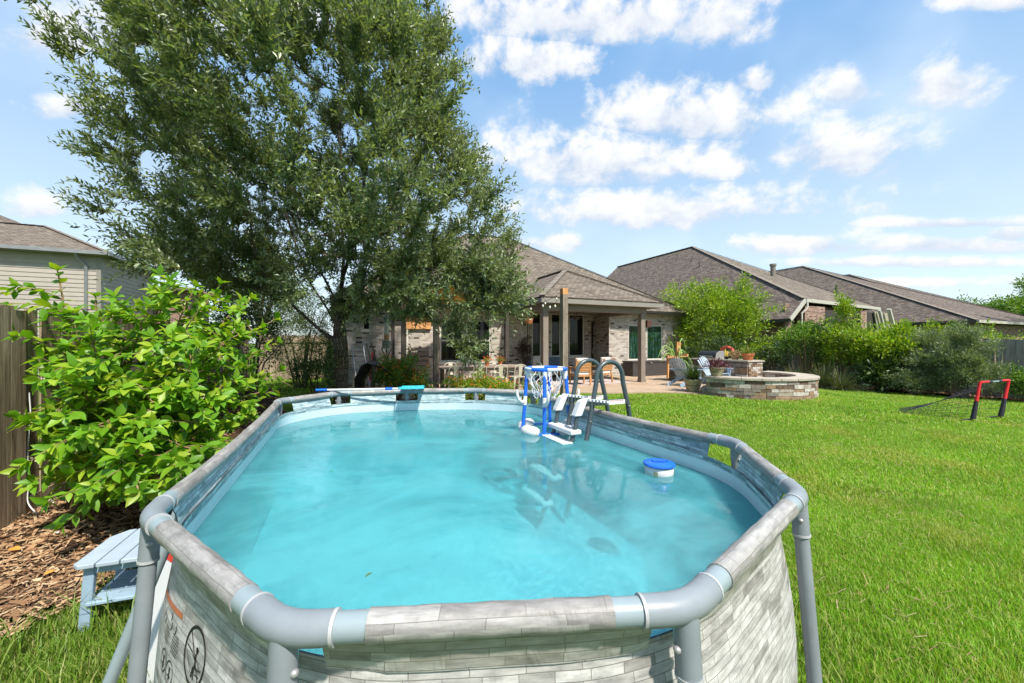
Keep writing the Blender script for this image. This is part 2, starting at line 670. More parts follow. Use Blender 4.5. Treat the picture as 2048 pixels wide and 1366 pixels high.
def water_material():
    m, g, b, out = newmat('pool water')
    pos = g.n('ShaderNodeNewGeometry').outputs['Position']
    w1 = g.noise(g.map(pos, (1, 1.6, 1)), 2.2, 3, .5, .8)
    w2 = g.noise(g.map(pos, (1, 2.4, 1)), 11, 3, .5, .5)
    rip = g.sstep(g.noise(pos, .7, 2), .42, .62)
    h = g.m('ADD', g.m('MULTIPLY', w1, 1.0), g.m('MULTIPLY', g.m('MULTIPLY', w2, .16), rip))
    nrm = g.bump(h, .075, .1)
    cloud = g.sstep(g.noise(pos, 1.0, 4, .6, .8), .38, .68)
    tr = g.n('ShaderNodeBsdfTransparent')
    g.set(tr, 'Color', (.56, .92, .955))
    # cloudy water: light spreads sideways under the surface
    df = g.n('ShaderNodeBsdfPrincipled', subsurface_method='BURLEY')
    g.set(df, 'Base Color', (.105, .41, .46))
    df.inputs['Subsurface Weight'].default_value = 1
    df.inputs['Subsurface Radius'].default_value = (1, 1, 1)
    df.inputs['Subsurface Scale'].default_value = .3
    df.inputs['Specular IOR Level'].default_value = 0
    df.inputs['Roughness'].default_value = 1
    mx0 = g.n('ShaderNodeMixShader')
    g.set(mx0, 0, g.m('MULTIPLY_ADD', cloud, .3, .34))
    g.L.new(tr.outputs[0], mx0.inputs[1])
    g.L.new(df.outputs[0], mx0.inputs[2])
    gl = g.n('ShaderNodeBsdfGlossy')
    gl.inputs['Roughness'].default_value = .015
    g.set(gl, 'Normal', nrm)
    fr = g.n('ShaderNodeFresnel')
    fr.inputs['IOR'].default_value = 1.33
    g.set(fr, 'Normal', nrm)
    mx = g.n('ShaderNodeMixShader')
    g.L.new(fr.outputs[0], mx.inputs[0])
    g.L.new(mx0.outputs[0], mx.inputs[1])
    g.L.new(gl.outputs[0], mx.inputs[2])
    g.L.new(mx.outputs[0], out.inputs[0])
    return m


def lawn_material():
    m, g, b, out = newmat('lawn soil and thatch')
    pos = g.n('ShaderNodeNewGeometry').outputs['Position']
    n = g.noise(pos, 1.3, 5, .6)
    f = g.noise(pos, 26, 4, .7)
    c = g.mix(g.sstep(n, .3, .7), (.05, .1, .008), (.085, .16, .01))
    c = g.mix(g.m('MULTIPLY', g.sstep(f, .45, .7), .55), c, (.075, .085, .022))
    c = g.mix(g.m('MULTIPLY', g.sstep(g.noise(pos, .5, 4), .55, .8), .4), c, (.2, .21, .04))
    g.set(b, 'Base Color', c)
    b.inputs['Roughness'].default_value = .9
    b.inputs['Specular IOR Level'].default_value = .1
    g.set(b, 'Normal', g.bump(f, .8, .03))
    return m


soil_m = M('mulch bed soil', (.075, .045, .028), .95, 0, .4, 9, .8, 70, spec=.1)
chip_m = leafmat('mulch chip', (.17, .09, .05), (.33, .2, .11), (.52, .38, .24), trans=.0, rough=.9, spec=.1)
conc_m = M('patio concrete', (.37, .275, .195), .85, 0, .16, 1.6, .2, 130, spec=.2, dirt=.25)
brick_m = brickmat('light brick', [(0, (.06, .05, .045)), (.06, (.07, .06, .054)), (.09, (.28, .235, .195)), (.4, (.37, .325, .285)), (.7, (.44, .405, .365)), (1, (.5, .47, .435))], (.39, .36, .325), .215, .077, .007, .9, .5, 0, fine=.3, dirt=.2)
redbrick_m = brickmat('red brown brick', [(0, (.07, .04, .035)), (.25, (.17, .085, .065)), (.7, (.25, .135, .1)), (1, (.34, .21, .16))], (.4, .35, .31), .215, .077, .007, .9, .5, 0, seed=5.1)
shingle_a = brickmat('brown grey shingles', [(0, (.11, .09, .073)), (.5, (.16, .134, .11)), (1, (.215, .183, .15))], (.07, .057, .047), .22, .135, .012, .95, .6, .02, seed=2.2, fine=.4, spec=.15)
shingle_b = brickmat('dark brown shingles', [(0, (.09, .071, .06)), (.5, (.135, .11, .095)), (1, (.19, .16, .138))], (.058, .047, .04), .24, .14, .012, .95, .6, .02, seed=4.2, fine=.4, spec=.15)
trim_m = M('taupe painted trim', (.22, .205, .18), .6, 0, .06, 3, .05)
post_m = M('taupe painted post', (.2, .165, .135), .65, 0, .1, 4, .1)
gutter_m = M('dark bronze gutter', (.05, .047, .043), .4, 0, .08, 3, .02)
cream_m = M('cream painted trim', (.4, .385, .34), .55, 0, .05, 3, .03)
vinyl_m = M('white window vinyl', (.55, .53, .48), .45, 0, .04, 3, .02)
glass_m = glassmat('dark window glass')


def curtain_reflection_glass():  # green reflections and curtain streaks are painted into the glass colour
    m, g, b, out = newmat('window glass with painted reflections and curtain')
    pos = g.n('ShaderNodeNewGeometry').outputs['Position']
    st_ = g.noise(g.map(pos, (14, 3, .6)), 1.1, 3, .6)
    lf = g.noise(pos, 5.5, 4, .6)
    c = g.ramp(st_, [(.35, (.006, .012, .01)), (.52, (.012, .045, .034)), (.62, (.05, .11, .085)), (.72, (.012, .04, .03))])
    c = g.mix(g.sstep(lf, .45, .62), c, (.012, .03, .008))
    g.set(b, 'Base Color', c)
    b.inputs['Roughness'].default_value = .04
    b.inputs['Specular IOR Level'].default_value = .35
    return m


glass_g = curtain_reflection_glass()
soffit_m = M('patio ceiling', (.2, .17, .14), .8, 0, .1, 3, .05)
oldwood_m = woodmat('weathered grey post', (.1, .078, .06), (.19, .155, .125), (.3, .255, .21), .12)
newwood_m = woodmat('fresh cut cedar', (.42, .2, .08), (.55, .28, .11), (.66, .37, .17), .06)
fence_m = woodmat('weathered fence board', (.15, .132, .118), (.26, .235, .212), (.4, .37, .335), .28)
fenceL_m = woodmat('mossy fence board', (.13, .095, .066), (.28, .215, .15), (.46, .38, .28), .2, moss=(.17, .16, .085))
teak_m = woodmat('teak', (.36, .17, .065), (.46, .24, .1), (.55, .31, .145), .1)
barn_m = woodmat('grey table plank', (.13, .1, .08), (.24, .19, .155), (.36, .3, .25), .15, axis=0)
siding_m = M('beige lap siding', (.33, .3, .265), .7, 0, .05, 2, .06, 40)
metalcream_m = M('cream painted sheet steel', (.5, .46, .37), .4, 0, .06, 6, .03)
metalgreen_m = M('sage painted sheet steel', (.2, .25, .215), .4, 0, .06, 6, .03)
bluewood_m = M('pale blue resin lumber', (.25, .35, .45), .5, 0, .12, 4, .08, 90)
bluewood2_m = M('washed blue resin lumber', (.32, .385, .45), .55, 0, .12, 4, .08, 90)
fabric_m = M('off white cushion', (.6, .57, .53), .95, 0, .06, 8, .25, 300, spec=.1)
pillow_m = M('blue grey pillow', (.12, .16, .21), .95, 0, .1, 8, .25, 300, spec=.1)
ladder_m = M('slate grey powder coat', (.05, .07, .078), .35, 0, .08, 9, .02)
hoopblue_m = M('royal blue plastic', (.012, .12, .62), .3, 0, .06, 9, .02)
rope_m = M('white nylon cord', (.74, .74, .78), .8, 0, .05, 40, .1)
teal_m = M('teal net fabric', (.03, .42, .5), .6, 0, .12, 20, .4, 400)
blackp_m = M('black plastic', (.018, .018, .02), .4, 0, .1, 9, .05)
red_m = M('red nylon sleeve', (.62, .012, .02), .6, 0, .1, 14, .1, 300)
blackf_m = M('black nylon sleeve', (.014, .015, .025), .75, 0, .1, 14, .1, 300)
orange_m = M('faded orange strap', (.62, .24, .1), .7, 0, .1, 14, .1)
alu_m = M('brushed aluminium', (.34, .34, .35), .5, .5, .06, 20, .05)
steel_m = M('stainless steel', (.4, .4, .4), .4, .5, .06, 20, .03)
terra_m = M('terracotta', (.5, .16, .06), .8, 0, .12, 6, .1)
glaze_m = M('olive glazed pot', (.28, .26, .16), .5, 0, .2, 8, .1)
wicker_m = brickmat('brown resin weave', [(0, (.06, .052, .05)), (1, (.1, .088, .084))], (.035, .03, .03), .05, .022, .003, .5, .7, 0)
bark_m = brickmat('oak bark', [(0, (.07, .055, .045)), (.5, (.125, .1, .08)), (1, (.2, .17, .14))], (.03, .024, .02), .035, .12, .006, .95, 1.0, .12, freq=2, fine=.6, spec=.1)
twig_m = M('grey brown twig', (.13, .1, .075), .9, 0, .2, 12, .4, 60, spec=.1)
cane_m = M('tan shrub stem', (.26, .17, .1), .85, 0, .2, 12, .3, 80, spec=.1)
oakleaf_m = leafmat('oak leaf', (.115, .15, .086), (.18, .235, .125), (.27, .34, .165), trans=.32, rough=.36, spec=.5)
berry_m = leafmat('beautyberry leaf', (.1, .25, .014), (.165, .36, .018), (.33, .45, .035), trans=.4, rough=.42, spec=.4)
lime_m = leafmat('lime green leaf', (.12, .23, .016), (.21, .35, .022), (.36, .44, .05), trans=.4, rough=.45)
mid_m = leafmat('mid green leaf', (.065, .155, .02), (.115, .24, .028), (.22, .33, .05), trans=.34, rough=.45)
grey_m = leafmat('grey green needle leaf', (.12, .18, .09), (.2, .27, .14), (.3, .36, .21), trans=.3, rough=.55)
dark_m = leafmat('dark green leaf', (.03, .066, .02), (.06, .115, .028), (.1, .165, .04), trans=.25, rough=.45)
olive_m = leafmat('olive strap leaf', (.05, .075, .03), (.09, .12, .05), (.16, .17, .08), trans=.25, rough=.5)
purple_m = leafmat('purple leaf', (.06, .012, .03), (.11, .03, .055), (.2, .07, .11), trans=.25, rough=.5)
flower_m = leafmat('orange flower', (.6, .16, .01), (.7, .3, .015), (.75, .08, .02), trans=.25, rough=.6)
dry_m = leafmat('dry tan leaf', (.3, .18, .09), (.42, .28, .15), (.5, .4, .26), trans=.2, rough=.7)
cactus_m = M('pale green cactus arm', (.2, .32, .08), .6, 0, .25, 6, .1)
sail_m = M('marigold shade cloth', (.78, .36, .04), .85, 0, .1, 7, .2, 300)
wallstone_m = [M('ashlar stone %d' % k, c, .9, 0, .28, 9, .7, 26, spec=.15) for k, c in enumerate(((.32, .28, .23), (.13, .09, .065), (.44, .41, .37), (.21, .185, .16), (.25, .175, .115)))]
cap_m = M('sawn limestone cap', (.36, .32, .265), .85, 0, .14, 3, .3, 40, spec=.2)
redtool_m = M('red painted steel', (.5, .03, .02), .4)
bulb_m = M('clear bulb glass', (.7, .68, .6), .1)
navy_m = M('navy plastic', (.02, .05, .16), .5)
ac_m = M('grey condenser louvre', (.2, .21, .22), .5, 0, .15, 30, .2)

# ------------------------------------------------------------------ ground
def in_poly(x, y, poly):
    x, y = np.asarray(x), np.asarray(y)
    r = np.zeros(x.shape, bool)
    n = len(poly)
    for i in range(n):
        x1, y1 = poly[i][:2]
        x2, y2 = poly[(i + 1) % n][:2]
        c = ((y1 > y) != (y2 > y)) & (x < (x2 - x1) * (y - y1) / (y2 - y1 + 1e-12) + x1)
        r ^= c
    return r


def make_ground():
    a = np.concatenate([-np.geomspace(500, 22, 12), np.linspace(-20, 22, 85), np.geomspace(24, 500, 12)])
    b = np.concatenate([-np.geomspace(500, 12, 10), np.linspace(-10, 34, 89), np.geomspace(37, 700, 12)])
    X, Y = np.meshgrid(a, b)
    Z = gh(X, Y) + .012 * np.sin(X * 1.3 + 2) * np.sin(Y * 1.1)
    nx, ny = len(a), len(b)
    i = (np.arange(ny - 1)[:, None] * nx + np.arange(nx - 1)[None]).ravel()
    o = npmesh('lawn_ground', np.stack([X, Y, Z - .012], -1).reshape(-1, 3), np.stack([i, i + 1, i + nx + 1, i + nx], 1), lawn_material(), smooth=True)
    tag(o, 'bright green mown lawn of the back yard', 'lawn', kind='structure')


make_ground()

PATIO = [W(u, v) for u, v in ((1.6, 10.75), (5.6, 10.7), (6.5, 10.2), (7.44, 9.71), (8.1, 9.46), (8.68, 9.27), (9.3, 8.9), (9.74, 8.5), (10.3, 7.6), (11.0, 7.1), (11.75, 6.95), (12.5, 7.1), (13.2, 7.6), (13.6, 8.5), (15.5, 9.6), (15.5, 14.45), (11.25, 14.45), (11.25, 15.65), (6.9, 15.65), (6.9, 14.45), (1.6, 14.45))]
tag(MB().slab([(p.x, p.y, .25) for p in PATIO], .3, (0, 0, 1)).build('patio', conc_m), 'tan concrete patio slab behind the house', 'patio', kind='structure')
BED_L = [W(u, v) for u, v in ((-3.4, 3.3), (-2.2, 3.45), (-1.6, 3.6), (-1.05, 4.3), (-.72, 5.6), (-.6, 7.2), (.1, 7.7), (.8, 8.3), (.9, 9.1), (.2, 9.8), (-.9, 10.1), (-1.4, 11.5), (-1.6, 15), (-3.4, 15))]
BED_R = [W(u, v) for u, v in ((15.6, 10.4), (17.1, 9.2), (18, 7.2), (18.6, 4.6), (18.6, 2), (19.9, 2), (19.9, 19), (15.6, 19))]
BED_F = [W(u, v) for u, v in ((.5, 10.1), (1.4, 9.7), (3.2, 9.75), (5.3, 9.85), (5.7, 10.3), (5.6, 10.68), (1.6, 10.72), (.8, 10.9))]


def bed(name, poly, label):
    p3 = []
    n = len(poly)
    for i in range(n):
        a, b = poly[i], poly[(i + 1) % n]
        k = max(1, int((b - a).length / .3))
        for j in range(k):
            q = a.lerp(b, j / k)
            q = q + Vector((random.uniform(-.05, .05), random.uniform(-.05, .05), 0))
            p3.append(q)
    bm = bmesh.new()
    f = bm.faces.new([bm.verts.new((q.x, q.y, 0)) for q in p3])
    bmesh.ops.triangulate(bm, faces=[f])
    for _ in range(3):
        bmesh.ops.subdivide_edges(bm, edges=[e for e in bm.edges if e.calc_length() > .7], cuts=1, use_grid_fill=True)
        bmesh.ops.triangulate(bm, faces=bm.faces[:])
    for v in bm.verts:
        v.co.z = ghf(v.co.x, v.co.y) + .03 + .012 * math.sin(v.co.x * 5) * math.sin(v.co.y * 4)
    me = bpy.data.meshes.new(name)
    bm.to_mesh(me)
    bm.free()
    tag(link(name, me, soil_m), label, 'mulch bed', kind='structure')


bed('mulch_bed', BED_L, 'brown bark mulch bed along the left fence')
bed('mulch_bed', BED_R, 'brown bark mulch bed along the right fence')
bed('mulch_bed', BED_F, 'planting bed in front of the dining patio')


def chips(name, poly, n, s, ymax, label):
    P = np.array([[p.x, p.y] for p in poly])
    lo, hi = P.min(0), P.max(0)
    hi[1] = min(hi[1], ymax)
    q = rng.uniform(lo, hi, (n * 4, 2))
    q = q[in_poly(q[:, 0], q[:, 1], poly)][:n]
    n = len(q)
    a = rng.uniform(0, 6.283, n)
    l = rng.lognormal(math.log(s), .45, n)
    w = l * rng.uniform(.14, .34, n)
    d = np.stack([np.cos(a), np.sin(a), rng.normal(0, .22, n)], 1) * l[:, None]
    e = np.stack([-np.sin(a), np.cos(a), rng.normal(0, .5, n)], 1) * w[:, None]
    c = np.stack([q[:, 0], q[:, 1], gh(q[:, 0], q[:, 1]) + .04 + rng.uniform(0, .018, n)], 1)
    V = np.stack([c - d - e, c + d - e * .7, c + d * 1.05 + e * .6, c - d * .9 + e], 1).reshape(-1, 3)
    o = npmesh(name, V, np.arange(4 * n).reshape(-1, 4), chip_m)
    tag(o, label, 'mulch', kind='stuff')


chips('mulch_chips', [W(-3.3, 3.2), W(-1.7, 3.3), W(-1.0, 4.3), W(-.6, 5.6), W(-3.2, 7.2)], 15000, .018, 9, 'shredded bark mulch spread below the leafy shrub')
chips('mulch_chips', BED_L, 4000, .03, 13, 'bark mulch spread round the oak trunk')
chips('mulch_chips', BED_R, 5000, .03, 17, 'bark mulch spread along the right fence')

# ------------------------------------------------------------------ pool
JP = [(299, 1033), (564, 1260), (1376, 1217), (1601, 992), (1473, 888), (1066, 786), (952, 781), (814, 782), (677, 787), (558, 803)]
RIM = 1.07
POOL_C = Vector((-.55, 3.3, 0))
J = []
for a, b in JP:
    y = (CAM_Z - RIM) * FPX / (b - HOR)
    J.append(Vector(((a - 1024) / FPX * y, y, 0)) - POOL_C)
NJ = len(J)
pool = thing('frame_pool', 'oval above ground frame pool with printed grey stone walls', 'pool', POOL_C)

# rounded plan line of the wall
plan = []
CUT = .34
for i in range(NJ):
    p, a, b = J[i], J[i - 1], J[(i + 1) % NJ]
    d1, d2 = (a - p).normalized(), (b - p).normalized()
    s_, e_ = p + d1 * CUT, p + d2 * CUT
    for k in range(11):
        t = k / 10
        plan.append(s_ * (1 - t) ** 2 + p * 2 * t * (1 - t) + e_ * t * t)
plan.append(plan[0])
cum = [0]
for a, b in zip(plan, plan[1:]):
    cum.append(cum[-1] + (b - a).length)
PERIM = cum[-1]
NP = 320
ring = np.zeros((NP, 2))
for k in range(NP):
    s_ = PERIM * k / NP
    i = min(max(np.searchsorted(cum, s_, 'right') - 1, 0), len(plan) - 2)
    t = (s_ - cum[i]) / max(cum[i + 1] - cum[i], 1e-9)
    q = plan[i].lerp(plan[i + 1], t)
    ring[k] = q.x, q.y
tan = np.roll(ring, -1, 0) - np.roll(ring, 1, 0)
tan /= np.linalg.norm(tan, axis=1)[:, None]
nor = np.stack([tan[:, 1], -tan[:, 0]], 1)
ZL = [.945, .92, .87, .8, .72, .6, .45, .3, .16, .05, .0]
OL = [-.03, -.028, -.02, -.008, .006, .022, .034, .036, .028, .012, -.005]


def wall_off(z):
    return float(np.interp(z, ZL[::-1], OL[::-1]))


def wall_mesh(name, mat, zs, extra, flip=False):
    V, UVs = [], []
    for z in zs:
        o = wall_off(z) + extra
        wav = .0012 * np.sin(np.arange(NP) * .9) * (z > .8)
        p = ring + nor * (o + wav)[:, None]
        V.append(np.c_[p, np.full(NP, z)])
        UVs.append(np.c_[np.arange(NP) / NP * PERIM, np.full(NP, z)])
    # repeat the first column so that the print runs on without a smear
    V = [np.r_[a, a[:1]] for a in V]
    UVs = [np.r_[a, [[PERIM, a[0, 1]]]] for a in UVs]
    n = NP + 1
    F = []
    for j in range(len(zs) - 1):
        i = np.arange(NP)
        q = np.stack([j * n + i, (j + 1) * n + i, (j + 1) * n + i + 1, j * n + i + 1], 1)
        F.append(q[:, ::-1] if flip else q)
    return npmesh(name, np.concatenate(V), np.concatenate(F), mat, pool, np.concatenate(UVs), True)


wall_mesh('outer_wall', stone_m, ZL, 0)
wall_mesh('inner_print_band', inner_m, [.945, .92, .9], -.006, True)
wall_mesh('liner_wall', liner_material(), [.9005, .8, .72, .6, .45, .3, .16, .05], -.007, True)
MB().poly([(a[0] + b[0] * .0, a[1] + b[1] * .0, .052) for a, b in zip(ring, nor)]).build('pool_floor', floor_material(), pool)
water = MB().poly([(a[0] - b[0] * .0165 + POOL_C.x, a[1] - b[1] * .0165 + POOL_C.y, .808) for a, b in zip(ring, nor)]).build('pool_water', water_material())
tag(water, 'still turquoise water filling the oval pool', 'water', kind='structure')

PUP = Vector((0, 0, RIM))


def flap(p, q, d0):
    L_ = (q - p).length
    n = max(8, int(L_ / .06))
    d = (q - p) / L_
    V, UVs, F = [], [], []
    for k in range(n + 1):
        t = d0 + (L_ - 2 * d0) * k / n
        a = p + d * t
        i = int(np.argmin(((ring - np.array([a.x, a.y])) ** 2).sum(1)))
        w = nor[i] * (wall_off(.935) + .001)
        b = Vector((ring[i][0] + w[0], ring[i][1] + w[1], 0))
        # follow the wall's own line between samples
        e = b + d * ((a - b).dot(d))
        sg = .0 if L_ < 1.5 else -.035 * math.sin(math.pi * t / L_)
        for j, (z, f) in enumerate(((RIM - .02, 0), (1.0, .55), (.93, 1.0))):
            pt = a.lerp(e, f)
            V.append((pt.x, pt.y, z + sg * (1 - f)))
            UVs.append((t, z))
        if k:
            o = 3 * k
            F += [(o - 3, o, o + 1, o - 2), (o - 2, o + 1, o + 2, o - 1)]
    V = np.array(V)
    i = npmesh('fabric_flap', V, np.array(F), inner_m, pool, np.array(UVs), True)
    nrm = np.array([(q - p).y, -(q - p).x, 0]) / L_
    npmesh('fabric_flap', V + nrm * .004, np.array(F)[:, ::-1], stone_m, pool, np.array(UVs), True)


for i in range(NJ):
    p, q = J[i], J[(i + 1) % NJ]
    d = (q - p).normalized()
    L_ = (q - p).length
    flap(p, q, .08 if i < 3 else .15 if L_ < 1.5 else .2)
    g0 = .2 if i < 5 and i != 4 else .17
    n = 12
    pts, uvz = [], []
    for k in range(n + 1):
        t = g0 + (L_ - 2 * g0) * k / n
        sg = -.035 * math.sin(math.pi * t / L_) if L_ > 1.5 else 0
        pts.append(p + d * t + PUP + Vector((0, 0, sg)))
    mb = MB().tube(pts, [.0368 + .0012 * math.sin(k * 2.1 + i) for k in range(n + 1)], 18)
    o = mb.build('rim_sleeve', sleeve_m, pool, 50)
    ul = o.data.uv_layers[0]
    dat = []
    for poly in o.data.polygons:
        for li in poly.loop_indices:
            vi = o.data.loops[li].vertex_index
            k, j = divmod(vi, 18)
            jj = j
            if poly.vertices[0] % 18 == 17 and j == 0:
                jj = 18
            dat += [i * 2.3 + (L_ - 2 * g0) * k / n, jj / 18 * .27]
    ul.data.foreach_set('uv', dat)
    # bare tube ends between sleeve and elbow
    for s_ in (0, 1):
        a, b = (p, d) if s_ == 0 else (q, -d)
        MB().tube([a + b * .1 + PUP, a + b * (g0 + .03) + PUP], .034, 18).build('rim_tube', pvc2_m, pool, 40)
        MB().tube([a + b * .118 + PUP, a + b * .126 + PUP], .0402, 20).build('rubber_ring', ring_m, pool, 40)

for i in range(NJ):
    p, a, b = J[i], J[i - 1], J[(i + 1) % NJ]
    d1, d2 = (a - p).normalized(), (b - p).normalized()
    out_d = -(d1 + d2).normalized()
    pts = [p + d1 * .12, p + d1 * .09]
    for k in range(1, 8):
        t = k / 8
        pts.append((p + d1 * .075) * (1 - t) ** 2 + p * 2 * t * (1 - t) + (p + d2 * .075) * t * t)
    pts += [p + d2 * .09, p + d2 * .12]
    el = MB().tube([q + PUP for q in pts], .0386, 20).build('corner_elbow', pvc_m, pool, 40)
    foot = p + out_d * .07
    top = p - out_d * .009
    dn = (Vector((foot.x, foot.y, 0)) - Vector((top.x, top.y, RIM))).normalized()
    tp = Vector((top.x, top.y, RIM))
    MB().tube([tp + dn * .015, tp + dn * .17], .0325, 18).build('socket', pvc_m, el, 40)
    MB().tube([tp + dn * .163, tp + dn * .172], .0345, 18).build('rubber_ring', ring_m, el, 40)
    side = Vector((-out_d.y, out_d.x, 0))
    for sgn in (-1, 1):
        MB().lathe([(.001, 0), (.009, .002), (.011, .008), (.008, .014), (.001, .016)], 10, tuple(tp + dn * .095 + side * sgn * .033 - Vector((0, 0, .008)))).build('push_pin', alu_m, el, 50)
    gz = -.01
    MB().tube([tp + dn * .15, Vector((foot.x, foot.y, gz))], .0285, 18).build('leg', pvc_m, pool, 40)

# slanted side braces of the two long sides
for (a, b) in ((J[9], J[0]), (J[4], J[5])):
    d = (b - a).normalized()
    n_ = Vector((d.y, -d.x, 0))
    for t in (.14, .5, .86):
        if (b - a).length < 1 or (a == J[4] and t < .2):
            continue
        q = a.lerp(b, t)
        MB().tube([q + n_ * .02 + Vector((0, 0, 1.0)), q + n_ * .36 + Vector((0, 0, .02))], .027, 14).build('side_brace', pvc2_m, pool, 40)
        MB().b2((-.06, -.3, 0), (.06, .3, .02)).build('brace_foot', white_m, pool).matrix_local = Matrix.Translation(q + n_ * .25 + Vector((0, 0, .005))) @ Matrix.Rotation(math.atan2(n_.y, n_.x) - math.pi / 2, 4, 'Z')


# printed safety marks on the outer wall near the front left corner
def on_wall(s_, z, off=.0022):
    k = (s_ / PERIM * NP) % NP
    i = int(k)
    f = k - i
    p = ring[i] * (1 - f) + ring[(i + 1) % NP] * f
    m = nor[i] * (1 - f) + nor[(i + 1) % NP] * f
    q = p + m * (wall_off(z) + off)
    return Vector((q[0], q[1], z))


ink_m = M('black printing ink', (.006, .006, .006), .6, 0, .05, 9, 0)
orange_ink = M('orange printing ink', (.42, .13, .06), .5, 0, .1, 20, 0)


def decal(name, strips, mat):
    mb = MB()
    for line, w in strips:
        for (a, b) in zip(line, line[1:]):
            dx, dz = b[0] - a[0], b[1] - a[1]
            l = math.hypot(dx, dz) or 1e-6
            ox, oz = -dz / l * w / 2, dx / l * w / 2
            ex, ez = dx / l * w * .3, dz / l * w * .3
            mb.poly([on_wall(a[0] - ox - ex, a[1] - oz - ez), on_wall(b[0] - ox + ex, b[1] - oz + ez), on_wall(b[0] + ox + ex, b[1] + oz + ez), on_wall(a[0] + ox - ex, a[1] + oz - ez)])
    return mb.build(name, mat, pool)


def circ(cs, cz, r, n=40):
    return [(cs + r * math.cos(6.2832 * k / n), cz + r * math.sin(6.2832 * k / n)) for k in range(n + 1)]


c0, z0 = .815, .752
fig = [(circ(c0, z0, .08), .009), ([(c0 - .055, z0 + .058), (c0 + .055, z0 - .058)], .006),
       ([(c0 - .066, z0 + .012), (c0 - .02, z0 + .006), (c0 + .004, z0 - .006)], .004), ([(c0 - .06, z0 - .004), (c0 - .03, z0 - .03), (c0 + .005, z0 - .04)], .0025), ([(c0 - .05, z0 - .02), (c0 - .02, z0 - .045), (c0 + .01, z0 - .052)], .0025),
       (circ(c0 + .014, z0 + .022, .005, 10), .008), ([(c0 + .01, z0 + .008), (c0 + .014, z0 - .02), (c0 + .004, z0 - .04)], .011), ([(c0 + .014, z0), (c0 + .055, z0 - .02)], .003), ([(c0 + .02, z0 - .026), (c0 + .06, z0 - .02)], .003), ([(c0 + .02, z0 - .042), (c0 + .055, z0 - .038)], .003),
       ([(c0 + .004, z0 - .03), (c0 - .004, z0 - .058)], .008), ([(c0 + .012, z0 - .035), (c0 + .012, z0 - .06)], .006)]
decal('no_diving_mark', fig, ink_m)
for cs, cz in ((.556, .631), (.633, .626)):
    decal('warning_mark', [(circ(cs, cz, .034, 26), .004), (circ(cs, cz + .01, .003, 8), .006), ([(cs, cz + .004), (cs + .002, cz - .02)], .01), ([(cs - .016, cz - .012), (cs + .014, cz - .008)], .004)], ink_m)
decal('warning_strip', [([(.39 + .027 * k, .790 + .0022 * k) for k in range(11)], .018)], orange_ink)
r3 = random.Random(5)
for (cs, cz, n, w) in ((.545, .705, 6, .05), (.645, .712, 7, .06)):
    txt = []
    for k in range(n):
        a = cs - w / 2
        while a < cs + w / 2:
            l = r3.uniform(.004, .012)
            txt.append(([(a, cz + .03 - k * .009), (a + l, cz + .03 - k * .009)], .0032))
            a += l + .004
    tag(decal('warning_text', txt, ink_m), kind='stuff')
txt = []
for (cs, cz) in ((.478, .757), (.5, .742), (.57, .776), (.585, .752), (.632, .757)):
    txt.append(([(cs, cz + .012), (cs + .003, cz), (cs - .002, cz - .012)], .006))
tag(decal('warning_text', txt, ink_m), kind='stuff')

# ------------------------------------------------------------------ things in and on the pool
RD = (J[5] - J[4]).normalized()                # along the right long rim, away from the camera
RN = Vector((RD.y, -RD.x, 0))                  # outwards
if RN.x < 0:
    RN = -RN
lad_c = Vector((.885, 4.09, 0))


def LP(e, n, z):
    return Vector(RD * e + RN * n) + Vector((0, 0, z))


lad = thing('pool_ladder', 'slate grey A-frame pool ladder with white steps straddling the rim', 'ladder', lad_c)
for e in (-.175, .175):
    arch = [LP(e, .46, -.01), LP(e, .24, 1.1), LP(e, .175, 1.34)]
    for k in range(1, 12):
        t = math.pi * k / 12
        arch.append(LP(e, .16 * math.cos(t) + .01, 1.39 + .165 * math.sin(t)))
    arch += [LP(e, -.155, 1.34), LP(e, -.205, 1.1), LP(e, -.27, .78), LP(e, -.36, .66), LP(e, -.5, .1)]
    MB().tube(arch, .0235, 12).build('side_rail', ladder_m, lad, 40)
    MB().tube([LP(e, -.36, 1.12), LP(e, -.39, .95), LP(e, -.425, .83), LP(e, -.56, .68), LP(e, -.78, .1)], .021, 10).build('stringer', ladder_m, lad, 40)
    # white hook bracket over the rail with ribbed pad
    mb = MB()
    mb.hexa([LP(e - .04, -.35, 1.19), LP(e + .04, -.35, 1.19), LP(e + .04, -.27, 1.21), LP(e - .04, -.27, 1.21), LP(e - .04, -.42, 1.05), LP(e + .04, -.42, 1.05), LP(e + .04, -.345, 1.05), LP(e - .04, -.345, 1.05)])
    mb.build('hook_bracket', white_m, lad, bevel=.008)
    for k in range(6):
        MB().beam(LP(e, -.28 + .04 * k, 1.2 - .006 * k), LP(e, -.262 + .04 * k, 1.2 - .006 * k), .15, .02).build('tread_rib', white_m, lad)
    MB().beam(LP(e, -.3, 1.155), LP(e, .225, 1.155), .03, .045).build('top_bar', ladder_m, lad)
for e in (-.175, .175):
    lb = MB().beam(LP(e - .02, -.02, 1.155), LP(e - .02, .18, 1.155), .006, .042).build('warning_label', white_m, lad)
    mb = MB()
    for k in range(7):
        mb.beam(LP(e - .0245, 0 + .024 * k, 1.17), LP(e - .0245, .012 + .024 * k, 1.17), .002, .006)
    mb.build('red_print', redtool_m, lb)
